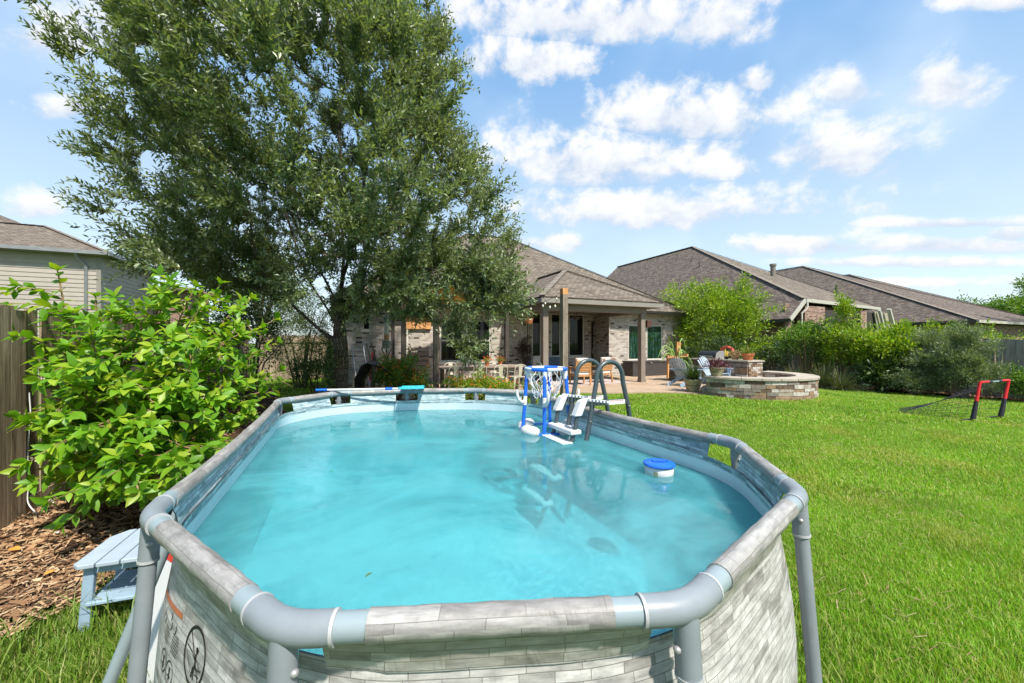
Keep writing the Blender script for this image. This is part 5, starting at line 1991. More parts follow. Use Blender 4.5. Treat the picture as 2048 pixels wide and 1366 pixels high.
for k in range(4):
    MB().tube([(.03 * math.cos(k * 1.6), .03 * math.sin(k * 1.6), .09), (.05 * math.cos(k * 1.6), .05 * math.sin(k * 1.6), .22 + .06 * (k % 2)), (.06 * math.cos(k * 1.6), .05 * math.sin(k * 1.6), .3 + .05 * (k % 3))], [.025, .022, .01], 8).build('stem', M('yellow cactus stem', (.5, .36, .05), .6) if k == 0 else bpy.data.materials['yellow cactus stem'], t, 60)

# curved stone seat wall
sw_ = thing('seat_wall', 'curved stone seat wall with pale limestone cap', 'seat wall', SWC + Vector((0, 0, .1)))
A0, A1 = R(213), R(395)
core = MB()
N_ = 60
for k in range(N_):
    a, b = A0 + (A1 - A0) * k / N_ + .004, A0 + (A1 - A0) * (k + 1) / N_ - .0
    P_ = lambda r_, t, z: (r_ * math.cos(t), r_ * math.sin(t), z)
    ri, ro = SWR0 + .03, SWR1 - .03
    core.hexa([P_(ri, a, -.05), P_(ro, a, -.05), P_(ro, b, -.05), P_(ri, b, -.05), P_(ri, a, .6), P_(ro, a, .6), P_(ro, b, .6), P_(ri, b, .6)])
core.build('core', bpy.data.materials['mortar core'], sw_)
for face in (0, 1):
    z = 0.
    r_ = SWR1 if face == 0 else SWR0
    for row in range(6):
        h_ = (.11, .095, .1, .085, .11, .1)[row]
        a = A0 + r5.uniform(-.06, 0)
        while a < A1:
            l = r5.uniform(.16, .42) / r_
            a_, b_ = max(a, A0) + .003, min(a + l, A1) - .003
            if b_ - a_ > .03:
                pr_ = r5.uniform(.0, .022)
                z0_, z1_ = z + .003, z + h_ - .004
                ro, ri = (r_ + pr_, r_ - .06) if face == 0 else (r_ + .06, r_ - pr_)
                mb = MB()
                m_ = (a_ + b_) / 2
                dz = r5.uniform(-.004, .004)
                V_ = []
                for zq in (z0_, z1_ + dz):
                    for t in (a_, m_, b_):
                        V_.append((ri * math.cos(t), ri * math.sin(t), zq))
                        V_.append((ro * math.cos(t), ro * math.sin(t), zq))
                mb.add(V_, [(0, 2, 3, 1), (2, 4, 5, 3), (6, 7, 9, 8), (8, 9, 11, 10), (1, 3, 9, 7), (3, 5, 11, 9), (0, 6, 8, 2), (2, 8, 10, 4), (0, 1, 7, 6), (4, 10, 11, 5)])
                mb.build('stone', r5.choice(wallstone_m), sw_)
            a += l
        z += h_
NC = 13
for k in range(NC):
    a, b = A0 - .02 + (A1 - A0 + .04) * k / NC + .003, A0 - .02 + (A1 - A0 + .04) * (k + 1) / NC - .003
    mb = MB()
    pts = [(SWR1 + .05, a + (b - a) * t / 4) for t in range(5)] + [(SWR0 - .05, b - (b - a) * t / 4) for t in range(5)]
    mb.slab([(r_ * math.cos(t), r_ * math.sin(t), .672 + r5.uniform(-.002, .002)) for r_, t in pts], .068, (0, 0, 1))
    mb.build('cap_slab', cap_m, sw_, bevel=.008)
# round boulder at its end
p = gpos(1412, 790, .2)
bo = MB().lathe([(.001, -.02), (.12, .0), (.17, .1), (.15, .2), (.08, .27), (.001, .29)], 12).build('boulder', wallstone_m[3], None, 70)
bo.location = (p.x, p.y, .2)
tag(bo, 'grey boulder at the left foot of the stone seat wall', 'boulder')


def adirondack(loc, rz, label):
    c = thing('adirondack_chair', label, 'chair', loc, rz, 'pale blue adirondack chairs')
    for k in range(7):
        t = (k - 3) / 3
        hgt = .98 - .13 * t * t
        bx = t * .2
        MB().beam((bx, -.18, .3), (bx * 1.45, -.48, hgt), .072, .018, (0, 1, 0)).build('back_slat', bluewood2_m, c, bevel=.006)
    for k in range(6):
        y = -.2 + .1 * k
        MB().beam((-.28, y, .28 + .022 * k), (.28, y, .28 + .022 * k), .085, .02).build('seat_slat', bluewood_m, c, bevel=.004)
    for s_ in (-1, 1):
        MB().beam((s_ * .3, .34, 0), (s_ * .3, .34, .55), .03, .1).build('front_leg', bluewood_m, c)
        MB().beam((s_ * .27, .36, .36), (s_ * .27, -.62, .03), .03, .11).build('rear_leg', bluewood_m, c)
        MB().beam((s_ * .36, -.34, .56), (s_ * .36, .42, .565), .13, .022).build('arm', bluewood_m, c, bevel=.005)
    MB().beam((-.34, -.31, .53), (.34, -.31, .53), .06, .03).build('back_rail', bluewood_m, c)
    return c


adirondack(gpos(1372, 771), R(-62), 'pale blue slatted lounge chair behind the spiky grass planter')
adirondack(gpos(1430, 768), R(-148), 'pale blue slatted lounge chair half hidden by the purple planter')

# trellis stand with trailing cactus
p = at(1353, HOR, 15.6)
tr = thing('cactus_trellis', 'rough wooden trellis with trailing cactus arms beside the house corner', 'trellis', (p.x, p.y, PZ), ANG)
MB().lathe([(.24, 0), (.3, .05), (.32, .42), (.3, .44), (.001, .42)], 20).build('pot', blackp_m, tr, 40)
for x, y in ((-.05, -.08), (.2, .05), (-.35, .1)):
    MB().beam((x, y, .1), (x, y, 1.52 if x > -.2 else 1.0), .07, .07).build('stake', newwood_m, tr)
MB().beam((-.55, -.05, .93), (.5, -.05, .97), .09, .07).build('cross_arm', teak_m, tr)
MB().beam((.05, -.5, 1.02), (.05, .45, 1.02), .09, .07).build('cross_arm', teak_m, tr)
r6 = random.Random(12)
for k in range(26):
    a = r6.uniform(0, 6.28)
    L = r6.uniform(.3, .85)
    h0 = r6.uniform(.5, 1.0)
    h1 = r6.uniform(.25, .75)
    pts = []
    for t in range(7):
        f = t / 6
        rr_ = .05 + L * f
        pts.append((rr_ * math.cos(a), rr_ * math.sin(a) * .8, h0 + h1 * math.sin(f * 2.6) - .25 * f * f))
    MB().tube(pts, [.022, .026, .024, .026, .022, .018, .006], 5).build('cactus_arm', cactus_m, tr)

# hanging basket
hb = thing('hanging_basket', 'terracotta hanging basket with trailing plant under the patio eave', 'hanging basket', W(U(1058, 11.7), 11.7, PZ + 2.78), ANG)
for k in range(3):
    a = k * 2.09
    MB().tube([(0, 0, 0), (.13 * math.cos(a), .13 * math.sin(a), -.5)], .004, 4).build('chain', gutter_m, hb)
MB().lathe([(.001, -.68), (.1, -.66), (.14, -.52), (.145, -.5)], 16).build('bowl', terra_m, hb, 40)
strap_plant('foliage', 110, .34, olive_m, hb, -.5, 2, .008)

# ------------------------------------------------------------------ vegetation
def rand_dirs(n):
    q = rng.normal(0, 1, (n, 3))
    return q / np.linalg.norm(q, axis=1)[:, None]


def lumpy(d, seed=0.):
    return 1 + .16 * np.sin(d[:, 0] * 4.1 + seed) * np.sin(d[:, 1] * 3.7 + 1.3 * seed) + .13 * np.sin(d[:, 2] * 6.3 + d[:, 0] * 3 + seed) + .05 * np.sin(d[:, 1] * 9 + d[:, 2] * 5)


def oak():
    base = Vector((-3.47, 8.0, ghf(-3.47, 8.0)))
    t = thing('oak_tree', 'large dense oak tree standing behind the pool', 'tree', base)
    b = np.array(base)
    nodes = [(0, 0, -.1), (.01, .02, .35), (.03, .02, .8), (.05, .0, 1.25), (.04, -.02, 1.65), (.0, .0, 2.0), (-.02, .05, 2.4), (.03, .05, 2.9), (.06, .08, 3.5), (.0, .1, 4.2), (.05, .05, 5.0), (0, 0, 5.9), (.05, .05, 6.8)]
    par = [-1] + list(range(12))
    # limbs that leave the trunk low down, as in the picture
    limbs = [(4, [(-.35, -.1, 1.95), (-.8, -.2, 2.4), (-1.2, -.3, 3.0), (-1.8, -.5, 3.7)]),
             (5, [(-.3, .1, 2.4), (-.65, .15, 2.9), (-.9, .1, 3.6), (-1.2, .2, 4.4)]),
             (5, [(.25, -.1, 2.35), (.55, -.3, 2.75), (1.0, -.5, 3.0), (1.6, -.65, 3.1), (2.2, -.75, 3.0), (2.8, -.8, 2.9)]),
             (6, [(.25, .1, 2.8), (.5, .2, 3.5), (.9, .3, 4.4), (1.2, .4, 5.2)]),
             (6, [(-.1, -.4, 2.9), (-.3, -.9, 3.6), (-.5, -1.3, 4.5)]),
             (7, [(.3, -.3, 3.3), (.7, -.8, 4.0), (1.0, -1.2, 4.8)]),
             (5, [(.05, .4, 2.5), (.1, 1.0, 3.2), (.2, 1.6, 4.2)])]
    for st_, pts in limbs:
        p = st_
        for q in pts:
            nodes.append(q)
            par.append(p)
            p = len(nodes) - 1
    att = []
    n = 760
    d = rand_dirs(n)
    r = rng.uniform(.12, 1, n) ** (1 / 2.5) * lumpy(d, 1.7)
    c = np.array([-.36, -.05, 5.9 - b[2]])
    A = c + d * r[:, None] * np.array([3.8, 3.5, 4.5])
    A[:, 0] *= np.where((A[:, 0] > 0) & (A[:, 2] > 4.6), np.maximum(.55, 1 - .1 * (A[:, 2] - 4.6)), 1)
    low = A[:, 2] < 2.45 - .1 * A[:, 0]
    A = A[~low]
    att.append(A)
    for cc, rr, k in (((1.9, -.6, 2.75), (1.55, .9, .62), 40), ((3.15, -.85, 2.55), (.55, .45, .3), 10), ((2.55, -.8, 1.85), (.3, .3, .42), 6), ((-1.9, -.4, 3.2), (1.4, 1.2, .6), 28), ((1.0, .0, 3.4), (1.2, 1.2, .8), 16), ((-3.9, -.6, 5.2), (.6, .5, .25), 5)):
        d = rand_dirs(k)
        att.append(np.array(cc) + d * (rng.uniform(.2, 1, k) ** .45)[:, None] * np.array(rr))
    A = np.concatenate(att)
    A = A[np.argsort(np.linalg.norm(A - np.array([0, 0, 2.6]), axis=1))]
    chains = []
    for a in A:
        N_ = np.array(nodes)
        dd = np.linalg.norm(N_ - a, axis=1) + .5 * np.maximum(0, N_[:, 2] - a[2] + .1)
        dd[:4] += 5
        k = int(np.argmin(dd))
        L = np.linalg.norm(N_[k] - a)
        m = max(2, int(L / .24))
        s = N_[k]
        ch = [k]
        bend = np.array([rng.normal(0, .05), rng.normal(0, .05), -.08]) * L
        for j in range(1, m + 1):
            f = j / m
            q = s + (a - s) * f + bend * math.sin(math.pi * f)
            nodes.append(tuple(q))
            par.append(ch[-1])
            ch.append(len(nodes) - 1)
        chains.append(ch)
    N_ = np.array(nodes)
    acc = np.zeros(len(nodes))
    for i in range(len(nodes) - 1, 0, -1):
        if acc[i] == 0:
            acc[i] = .006 ** 2.3
        acc[par[i]] += acc[i]
    rad = acc ** (1 / 2.3)
    rad = np.minimum(rad * .8, .125)
    for i, v in zip(range(6), (.18, .145, .13, .125, .13, .12)):
        rad[i] = v
    # nodes were placed so that the limbs keep their thickness under the crown
    tr_ = MB()
    tr_.tube([N_[i] for i in range(13)], [max(float(rad[i]), .02) for i in range(13)], 14)
    idx = 13
    for st_, pts in limbs:
        ids = [st_] + list(range(idx, idx + len(pts)))
        idx += len(pts)
        tr_.tube([N_[i] for i in ids], [min(max(float(rad[i]) * (.55 if i == st_ else 1), .02), .075) for i in ids], 9)
    tr_.build('trunk', bark_m, t, 60)
    br = MB()
    for ch in chains:
        br.tube([N_[i] for i in ch], [min(float(rad[i]) * .8, .034) if k else min(float(rad[i]) * .8, float(rad[ch[1]]) * .9, .034) for k, i in enumerate(ch)], 5, cap=False)
    tag(br.build('branches', twig_m, t, 70, uv=False), kind='stuff')
    # leafy shoots
    P, D = [], []
    for ch in chains:
        for k, i in enumerate(ch[1:], 1):
            f = k / (len(ch) - 1)
            if rad[i] > .02 and f < .8:
                continue
            P += [N_[i]] * (9 if f > .9 else 6)
    P = np.array(P)
    n = len(P)
    outd = P - np.array([0, 0, 4.2])
    outd[:, 2] *= .6
    outd /= np.linalg.norm(outd, axis=1)[:, None] + 1e-6
    D = outd * .75 + rng.normal(0, .5, (n, 3)) + np.array([0, 0, .42])
    D /= np.linalg.norm(D, axis=1)[:, None]
    Ls = rng.uniform(.28, .62, n)
    sh = MB()
    per = 20
    T = (np.arange(per) + .5) / per
    T = np.broadcast_to(T, (n, per)) + rng.uniform(-.04, .04, (n, per))
    bend = rng.normal(0, .06, (n, 1, 3)) + np.array([0, 0, .04])
    Q = P[:, None] + D[:, None] * (T * Ls[:, None])[..., None] + bend * (T ** 2)[..., None]
    a = rng.uniform(0, 6.283, (n, 1)) + np.arange(per) * 2.4
    e1 = np.cross(D, [0.2, .3, 1])
    e1 /= np.linalg.norm(e1, axis=1)[:, None]
    e2 = np.cross(D, e1)
    LD = D[:, None] * .75 + (np.cos(a)[..., None] * e1[:, None] + np.sin(a)[..., None] * e2[:, None]) * .75 + np.array([0, 0, .12])
    Q = Q.reshape(-1, 3)
    LD = LD.reshape(-1, 3)
    m = len(Q)
    leaves('crown', Q, LD, rng.uniform(.065, .118, m), rng.uniform(.027, .042, m), oakleaf_m, t, .25, .9)
    # the shoots' own thin twigs
    E_ = P + D * Ls[:, None]
    w = np.array([0, 0, .003])
    s2 = e1 * .003
    V = np.stack([P - s2, P + s2, E_ + s2 * .4, E_ - s2 * .4], 1).reshape(-1, 3)
    V2 = np.stack([P - e2 * .003, P + e2 * .003, E_ + e2 * .001, E_ - e2 * .001], 1).reshape(-1, 3)
    o = npmesh('twigs', np.concatenate([V, V2]), np.arange(8 * n).reshape(-1, 4), twig_m, t)
    tag(o, kind='stuff')
    # ivy on the trunk foot
    k = 700
    z = rng.uniform(.1, 1.5, k) ** 1.2
    a = rng.normal(R(215), .8, k)
    Pv = np.stack([np.cos(a) * .19 + .02, np.sin(a) * .19, z], 1)
    leaves('ivy', Pv, np.stack([np.cos(a), np.sin(a), rng.normal(-.3, .5, k)], 1), .06, .045, dark_m, t)
    return m


print('oak leaves', oak())


def clump_leaves(cs, per, rad, L, asp, mat, name, parent, up=.35, outc=None):
    """cs (m,3) clump centres"""
    m = len(cs)
    n = m * per
    off = rng.normal(0, 1, (n, 3)) * rad * .55
    C = np.repeat(cs, per, 0)
    P = C + off
    D = off / (np.linalg.norm(off, axis=1)[:, None] + 1e-6) + rng.normal(0, .45, (n, 3)) + np.array([0, 0, up])
    if outc is not None:
        o = P - outc
        D += .6 * o / (np.linalg.norm(o, axis=1)[:, None] + 1e-6)
    l = L * rng.uniform(.65, 1.25, n)
    return leaves(name, P, D, l, l * asp, mat, parent)


def shrub(name, label, cat, loc, blobs, per, crad, L, asp, mat, stems=6, up=.35, stem_m=None, group=None, flowers=None, trunk=None, shoots=.05):
    """blobs: (centre, radii, clumps) in local metres"""
    t = thing(name, label, cat, loc, 0, group)
    cs = []
    for c, r, k in blobs:
        d = rand_dirs(k)
        d[:, 2] = np.where(d[:, 2] < -.4, -d[:, 2], d[:, 2])
        cs.append(np.array(c) + d * (rng.uniform(.25, 1, k) ** .4 * lumpy(d, c[0] * 3 + L))[:, None] * np.array(r))
    for c, r, k in blobs:
        # leafy shoots that stick out of the mass
        for _ in range(int(k * shoots)):
            d = rand_dirs(1)[0]
            d[2] = abs(d[2]) + .25
            for f in (.95, 1.1, 1.24, 1.36):
                cs.append((np.array(c) + d * np.array(r) * f + rng.normal(0, .03, 3))[None])
    cs = np.concatenate(cs)
    cs = cs[cs[:, 2] > .06]
    mid = np.array([0, 0, cs[:, 2].mean() * .7])
    clump_leaves(cs, per, crad, L, asp, mat, 'crown' if trunk else 'foliage', t, up, mid)
    mb = MB()
    pick = cs[rng.choice(len(cs), min(len(cs), stems * 5), False)]
    for k, q in enumerate(pick):
        b_ = np.array([q[0] * .12 + random.uniform(-.08, .08), q[1] * .12 + random.uniform(-.08, .08), 0]) if not trunk else np.array([0, 0, trunk[0] * random.uniform(.6, 1)])
        if k < stems or trunk:
            mid_ = (b_ * .5 + q * .5) + np.array([0, 0, .12 * q[2]]) - np.array([q[0], q[1], 0]) * .12
            r0 = .018 + .006 * q[2] if not trunk else trunk[1] * .35
            mb.tube([b_, mid_, q], [r0, r0 * .6, r0 * .25], 5, cap=False)
    if trunk:
        mb.tube([(0, 0, -.1), (.03, .02, trunk[0] * .5), (0, 0, trunk[0])], [trunk[1] * 1.2, trunk[1], trunk[1] * .8], 8)
    mb.build('trunk' if trunk else 'stems', stem_m or twig_m, t, 70, uv=False)
    if not trunk:
        tag(t.children[-1], kind='stuff')
    if flowers:
        m_, k, l = flowers
        q = cs[rng.choice(len(cs), k)] + rng.normal(0, crad * .8, (k, 3)) + np.array([0, 0, crad * .5])
        n = 7
        P = np.repeat(q, n, 0)
        D = rng.normal(0, 1, (k * n, 3)) + np.array([0, 0, .5])
        leaves('flowers', P, D, l, l * .8, m_, t)
    return t


def on_g(px, y, g=None):
    p = at(px, HOR, y)
    return Vector((p.x, p.y, ghf(p.x, p.y) if g is None else g))


# lantana in front of the dining patio
shrub('flowering_shrub', 'orange flowered lantana bush right of the black wheelbarrow', 'shrub', on_g(792, 10.2), [((0, 0, .5), (.62, .5, .5), 190), ((.35, -.1, .35), (.5, .4, .35), 90), ((-.1, 0, .85), (.3, .3, .3), 40)], 22, .11, .055, .55, mid_m, 8, flowers=(flower_m, 330, .034))
shrub('flowering_shrub', 'orange flowered lantana bush in front of the cream metal chairs', 'shrub', on_g(962, 10.5), [((0, 0, .26), (.72, .45, .3), 180), ((-.45, 0, .22), (.4, .35, .26), 60), ((.45, -.05, .22), (.4, .35, .24), 60)], 22, .11, .055, .55, lime_m, 8, flowers=(flower_m, 330, .034))
shrub('flowering_shrub', 'small flowering bush at the foot of the post left of the table', 'shrub', on_g(845, 10.3), [((0, 0, .25), (.3, .25, .28), 60)], 22, .1, .05, .55, mid_m, 5, flowers=(flower_m, 60, .022))
shrub('flowering_shrub', 'low red flowered plant behind the hoop at the far rim', 'shrub', on_g(1072, 9.6), [((0, 0, .3), (.35, .25, .3), 50)], 22, .1, .05, .55, mid_m, 5, flowers=(flower_m, 70, .024))
shrub('climbing_plant', 'dark reddish climbing plant at the left patio corner', 'plant', W(6.75, 13.9, PZ), [((0, 0, .8), (.24, .2, .85), 90)], 18, .1, .06, .6, leafmat('dark red brown leaf', (.03, .02, .014), (.06, .05, .02), (.09, .03, .02)), 6)

# right hand planting
shrub('tree_shrub', 'large lime green multi-stem shrub behind the outdoor kitchen', 'shrub', W(17.0, 13.7, .0), [((0, 0, 2.6), (2.1, 1.6, 1.5), 330), ((-.9, -.3, 1.9), (1.2, 1.1, 1.2), 120), ((1.1, .0, 2.9), (1.1, 1.0, .95), 110), ((.2, 0, 3.5), (.9, .9, .65), 80), ((0, -.4, 1.2), (1.9, 1.0, .9), 120)], 26, .19, .13, .42, lime_m, 9, stem_m=cane_m, shoots=.09)
shrub('tree_shrub', 'lime green shrub rising beside the house corner downspout', 'shrub', W(16.6, 15.8, .0), [((0, 0, 2.7), (.9, .9, 1.2), 120), ((-.3, 0, 3.4), (.6, .6, .6), 60), ((0, 0, 1.2), (.9, .8, 1.0), 70)], 24, .2, .1, .42, lime_m, 6, stem_m=cane_m)
shrub('dark_shrub', 'dark leafy shrub in the shade behind the grill', 'shrub', W(15.3, 12.2, .1), [((0, 0, .9), (.9, .8, .85), 150)], 26, .18, .09, .5, dark_m, 6)
shrub('fence_shrub', 'leafy mid green shrub directly right of the terracotta pot, by the fence', 'shrub', W(18.0, Vv(1610, 18.0), 0), [((0, 0, 1.75), (.95, .7, .75), 120), ((-.3, .3, 1.3), (.8, .7, .6), 40)], 26, .18, .1, .45, mid_m, 8, stem_m=cane_m)
shrub('fence_shrub', 'yellow green shrub with a tall shoot in front of the porch trim', 'shrub', W(18.2, Vv(1690, 18.2), 0), [((0, 0, 1.6), (.75, .7, .8), 130), ((.0, 0, 2.6), (.22, .22, .85), 40), ((0, 0, 1.0), (.7, .6, .5), 30)], 26, .17, .11, .42, lime_m, 8, stem_m=cane_m)
shrub('fence_shrub', 'broad lime green shrub with large dark leaves at its foot', 'shrub', W(18.0, Vv(1765, 18.0), 0), [((0, 0, 1.35), (.85, .75, .65), 190), ((.35, -.2, 1.7), (.5, .5, .4), 60), ((-.5, .2, 1.4), (.5, .5, .6), 60)], 26, .17, .12, .42, lime_m, 8, stem_m=cane_m)
shrub('broad_leaf_plant', 'dark broad leaved plants under the lime green shrub', 'plant', W(17.7, Vv(1760, 17.7), 0), [((0, 0, .45), (.75, .5, .5), 90)], 16, .2, .22, .42, dark_m, 6)
for k, (px, y_) in enumerate(((1648, 14.6), (1682, 14.0), (1590, 15.2))):
    p = on_g(px, y_)
    t = thing('ornamental_grass', ('drooping olive ornamental grass clump right of the seat wall', 'smaller olive grass clump left of the dark broad leaved plants', 'olive grass clump behind the seat wall')[k], 'grass', p, 0, 'ornamental grass clumps')
    strap_plant('blades', 420, (1.15, .95, .9)[k], olive_m, t, 0, 3, .009, 1.3)
shrub('feathery_shrub', 'grey green feathery shrub left of the pair by the right fence', 'shrub', W(18.1, Vv(1858, 18.1), 0), [((0, 0, .8), (.6, .55, .75), 260), ((.05, 0, 1.5), (.28, .28, .55), 80), ((-.1, 0, .35), (.6, .5, .35), 80)], 40, .12, .095, .2, grey_m, 9, .8)
shrub('feathery_shrub', 'taller grey green feathery shrub behind the soccer goal', 'shrub', W(18.0, Vv(1930, 18.0), 0), [((0, 0, .85), (.62, .55, .8), 270), ((-.05, 0, 1.65), (.26, .26, .5), 80), ((.25, -.2, .5), (.45, .4, .45), 80)], 40, .12, .095, .2, grey_m, 9, .8)
shrub('low_shrub', 'small blue green shrub at the lawn edge near the feathery shrubs', 'shrub', on_g(1822, 13.2), [((0, 0, .36), (.5, .35, .36), 110)], 34, .1, .07, .3, grey_m, 6, .5)
shrub('low_shrub', 'dark green bush at the right picture edge by the fence', 'shrub', on_g(2052, 11.6), [((0, 0, .45), (.35, .35, .45), 90)], 26, .13, .08, .4, mid_m, 5)
hd = shrub('hedge', 'yellow green hedge running behind the right fence', 'hedge', W(19.7, 7.5, 0), [(tuple(W(0, k * .9 - 1.6, 1.55)), (.75, .75, .62), 46) for k in range(8)], 26, .16, .1, .42, lime_m, 6)
# vines and shade plants low along the right fence
for k, (px, lab) in enumerate(((1545, 'low dark vine at the fence foot right of the terracotta pot'), (1640, 'twiggy vine climbing the fence behind the olive grass'))):
    shrub('vine', lab, 'plant', W(18.5, Vv(px, 18.5), 0), [((0, 0, .8), (.6, .5, .75), 70)], 20, .17, .09, .45, (dark_m, mid_m)[k], 8)

# behind and beside the oak, on the left
shrub('fence_shrub', 'yellow green sunlit shrub seen left of the oak trunk', 'shrub', W(-1.0, 15.2, .2), [((0, 0, 1.5), (1.1, .9, 1.3), 260), ((.5, -.3, 1.0), (.8, .7, .9), 110), ((-.2, 0, 2.6), (.6, .6, .7), 70)], 30, .16, .06, .35, leafmat('olive yellow leaf', (.09, .13, .02), (.17, .22, .03), (.3, .3, .06), trans=.35), 9)
shrub('dark_shrub', 'dark evergreen shrub against the left fence behind the leafy shrub', 'shrub', W(-2.0, 11.8, .2), [((0, 0, 1.4), (.9, .9, 1.3), 220)], 28, .17, .07, .4, dark_m, 8)
shrub('dark_shrub', 'low dark shrub in shade just left of the oak trunk', 'shrub', W(-.5, 12.6, .2), [((0, 0, .55), (.7, .6, .55), 130)], 28, .15, .07, .4, dark_m, 6)
shrub('background_tree', 'mid green tree far behind the oak between the two houses', 'tree', W(-3.5, 24, 0), [((0, 0, 3.2), (2.2, 2.0, 2.0), 260), ((.3, 0, 5.0), (1.5, 1.4, 1.2), 120)], 28, .28, .11, .4, mid_m, 5, trunk=(1.8, .16))

# far trees on the right
def far_tree(px, y_, h, r, label, mat=mid_m, dz=0.):
    p = at(px, HOR, y_)
    shrub('background_tree', label, 'tree', (p.x, p.y, 0), [((0, 0, h * .58), (r, r, h * .36), 230), ((r * .4, -.3 * r, h * .75), (r * .6, r * .6, h * .22), 90), ((-r * .45, -.2 * r, h * .5), (r * .6, r * .6, h * .25), 90), ((0, -r * .4, h * .28), (r * .9, r * .7, h * .22), 90)], 34, r * .13, .06 * r + .1, .45, mat, 5, .25, trunk=(h * .35, .05 * h * .5))


far_tree(1925, 72, 8.2, 4.6, 'pale green tree behind the farthest roof at right')
far_tree(2030, 62, 8.6, 5.0, 'bright green tree at the right edge beyond the fence')
far_tree(2125, 56, 8.6, 5.2, 'green tree just outside the right picture edge')
far_tree(1992, 50, 4.6, 3.0, 'lower yellow green tree below the power line', lime_m)
# near tree whose branch enters at the right edge
p = at(2240, HOR, 27)
t = thing('background_tree', 'tree whose leafy branches reach in over the fence at the right edge', 'tree', (p.x, p.y, 0))
d = rand_dirs(230)
cs = np.array([0, 0, 6.2]) + d * (rng.uniform(.3, 1, 230) ** .4)[:, None] * np.array([3.4, 3.0, 2.0])
arm = np.array([[-3.4 - .28 * k, -.1, 5.15 + .05 * k] for k in range(14)])
arm = np.repeat(arm, 5, 0) + rng.normal(0, .28, (70, 3)) * np.array([1, 1, .8])
clump_leaves(np.concatenate([cs, arm]), 26, .26, .17, .4, mid_m, 'crown', t)
mb = MB().tube([(0, 0, -.1), (.1, 0, 2.5), (0, .1, 5)], [.26, .2, .14], 9)
mb.tube([(0, .1, 4.4), (-2, 0, 5.0), (-4.5, -.1, 5.2), (-7, -.1, 5.7)], [.12, .08, .05, .015], 6)
for q in cs[:24]:
    mb.tube([(0, .1, 4.6), tuple((q + np.array([0, 0, 4.6])) / 2 + np.array([0, 0, .2])), tuple(q)], [.07, .04, .012], 5, cap=False)
mb.build('trunk', bark_m, t, 60)
# power line
pl = MB().tube([at(1880, 607, 70), at(1960, 600, 66), at(2060, 593, 62), at(2200, 582, 58)], .03, 5).build('power_line', blackp_m, None, 60)
tag(pl, 'thin black power line crossing the sky at right', 'power line')


# ------------------------------------------------------------------ the big leafy shrub on the left
def rich_leaf(k):
    L, Wd = 1.0, (.46, .5, .42)[k]
    V, F = [], []
    prof_ = [(0, .02), (.12, .42), (.3, .92), (.48, 1.0), (.68, .74), (.86, .32), (1.0, .0)]
    for i, (t, w) in enumerate(prof_):
        droop = -.16 * t * t * (1 + .4 * k)
        for s_ in (-1, 0, 1):
            V.append((t * L, s_ * w * Wd / 2, droop + .07 * abs(s_) * w + .012 * math.sin(9 * t + s_ * 2)))
    for i in range(len(prof_) - 1):
        for s_ in (0, 1):
            a = i * 3 + s_
            F.append((a, a + 3, a + 4, a + 1))
    return V, F


